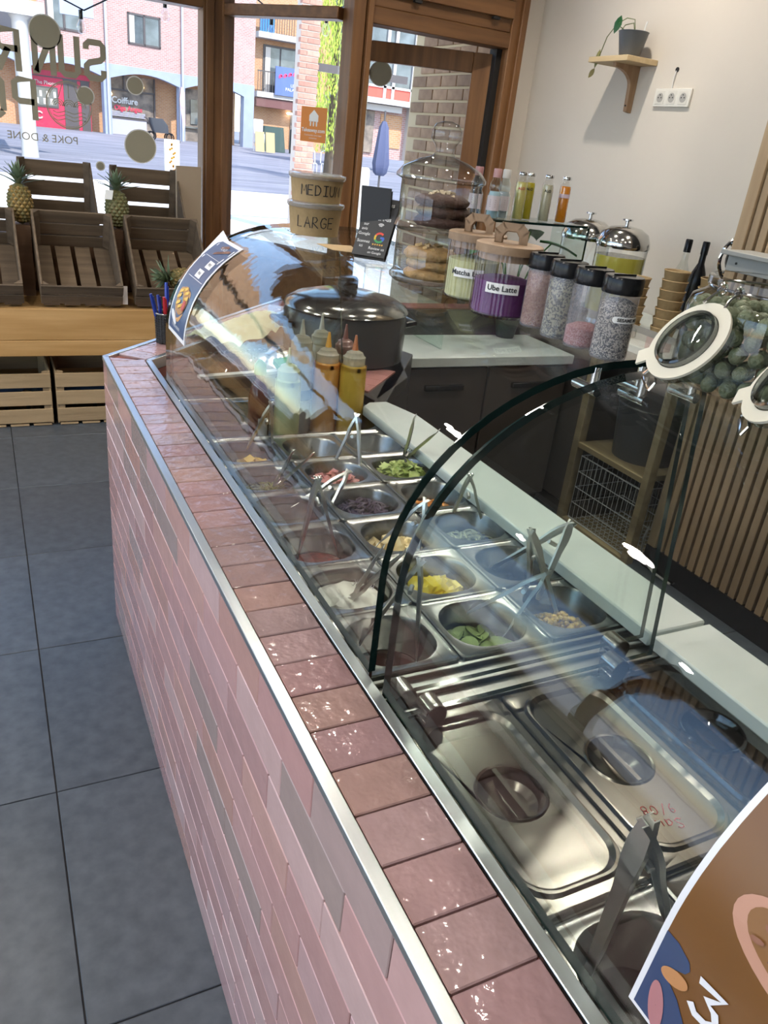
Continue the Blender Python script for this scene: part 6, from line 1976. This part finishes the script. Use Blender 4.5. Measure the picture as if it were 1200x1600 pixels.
for u0, v0 in ((.0975, .161), (.1175, .191)):
    obj('price_print', text_mb('PRIX', .011, lambda u, v: fn(u0 + u, v0 + v, .0025)), M_ink, p1, smooth=0)
g = MB()
for k in range(9):
    g.ribbon([(.07 + .012 * k % .07, .222 + .004 * k), (.085 + .012 * k % .07, .228 + .003 * k)], .008, lambda u, v: fn(u, v, .002))
obj('picture_print', g, mat('brown_print', (.20, .10, .07), .6), p1, smooth=0)

p2 = thing('menu_poster', 'large orange brown menu poster with number 3 on the nearest curved glass', 'poster', (.40, .1, 1.0))
fn = on_guard(.232, .046, .055)
g = MB(); sheet(g, fn, 0, 0, .21, .297, .0006, 0, 24)
sheet(g, fn, .005, .005, .205, .292, .0011, 1, 24)
obj('sheet', g, [M_sheet, mat('poster_ochre', (.14, .060, .0135), .35, var=.12, vscale=5)], p2)
F2 = lambda l: (lambda u, v: fn(u, v, l))
def blob(mb, cx, cy, ru, rv, rot, lift, m, n=24):
    """flat printed oval made as a fan of thin strips so that it follows the glass"""
    ca, sa = math.cos(rot), math.sin(rot)
    rings = []
    for q in (1.0, .75, .5, .25, .02):
        rings.append([fn(cx + q * (ru * math.cos(a) * ca - rv * math.sin(a) * sa), cy + q * (ru * math.cos(a) * sa + rv * math.sin(a) * ca), lift) for a in [2 * PI * k / n for k in range(n)]])
    mb.loft(rings, m)

def band(mb, left, right, lift, m):
    mb.loft([[fn(*a, lift) for a in left], [fn(*[(p + q) / 2 for p, q in zip(a, b)], lift) for a, b in zip(left, right)], [fn(*b, lift) for b in right]], m, closed=False)
g = MB()
vs_ = [.005, .02, .035, .048, .056, .066, .074, .080, .086, .091]
rt_ = [.066, .054, .044, .032, .018, .0185, .029, .031, .028, .016]
band(g, [(.005, v) for v in vs_], list(zip(rt_, vs_)), .0016, 0)
blob(g, .021, .024, .007, .022, .28, .0021, 1)
blob(g, .024, .062, .012, .007, .5, .0021, 2)
obj('shape_print', g, [mat('poster_navy', (.025, .050, .12), .4), mat('poster_rose', (.36, .16, .17), .4), mat('poster_peach', (.42, .20, .08), .4)], p2, smooth=0)
g = MB()
g.ribbon([(.039, .084), (.059, .088), (.049, .075), (.057, .072), (.061, .064), (.056, .057), (.046, .055), (.040, .060)], .0065, F2(.0022), rnd=False)
text_mb('Composez', .012, lambda u, v: fn(.105 + u, .075 + v, .002), g)
text_mb('votre bowl', .012, lambda u, v: fn(.105 + u, .059 + v, .002), g)
obj('number_print', g, M_sheet, p2, smooth=0)
g = MB()
blob(g, .095, .150, .064, .030, -.10, .0018, 0, 36)
blob(g, .097, .152, .056, .023, -.10, .0023, 1, 36)
rg = random.Random(4)
for k in range(60):
    a, q = rg.uniform(0, 6.28), math.sqrt(rg.random())
    blob(g, .098 + .047 * q * math.cos(a), .151 + .017 * q * math.sin(a), rg.uniform(.003, .006), rg.uniform(.002, .005), a, .0026 + .00003 * k, 2 + k % 4, 7)
obj('food_print', g, [mat('print_tray', (.42, .22, .15), .5), mat('print_tray_shade', (.20, .09, .025), .5), mat('print_green', (.10, .13, .02), .5), mat('print_plum', (.07, .03, .05), .5), mat('print_cream', (.38, .26, .14), .5), mat('print_meat', (.22, .09, .05), .5)], p2, smooth=0)

# ------------------------------------------------------------------ ceiling downlights
def downlight(x, y, w, lab, aim=None):
    t = thing('ceiling_downlight', lab, 'ceiling light', (x, y, CH))
    obj('housing', MB().lathe([(.055, -.001), (.058, -.012), (.045, -.014), (.040, -.004)], seg=24, cap0=False, cap1=False), M_white, t, local=True)
    obj('lamp_face', MB().lathe([(.040, -.006), (.002, -.006)], seg=24), mat('lamp_face', (1, 1, 1), .5, emit=(1, .93, .82), estr=12), t, local=True)
    l = bpy.data.lights.new('downlight_lamp', 'SPOT')
    l.energy = w
    l.spot_size = math.radians(140)
    l.spot_blend = .7
    l.shadow_soft_size = .035
    l.color = (1.0, .925, .815)
    o = bpy.data.objects.new('downlight_lamp', l)
    C.objects.link(o)
    o.parent = t
    o.location = (0, 0, -.05)
for i, (x, y) in enumerate(((2.10, 2.95), (2.05, 1.55), (.95, 2.75), (.95, 1.35), (.75, -.1), (1.9, .0), (-.35, 1.9), (-.5, .2), (-.4, 3.4), (-1.75, -.6), (-1.75, .7), (-1.75, 2.0), (-1.75, 3.3))):  # the last four are unseen lamps, added to brighten the counter front
    downlight(x, y, SPOT_W * (3.2 if x < -1 else .4 if i in (3, 4) else 1.9 if i in (0, 1) else 1.2 if i == 2 else .6), 'round white ceiling downlight, ' + ('over the juice bottles', 'over the staff bay', 'over the rice cooker', 'over the food pans', 'over the lidded pans', 'over the slatted partition', 'over the middle of the shop floor', 'over the front of the shop floor', 'over the window crates', 'first of the unseen row added to light the tiled front', 'second of the unseen row added to light the tiled front', 'third of the unseen row added to light the tiled front', 'fourth of the unseen row added to light the tiled front')[i])
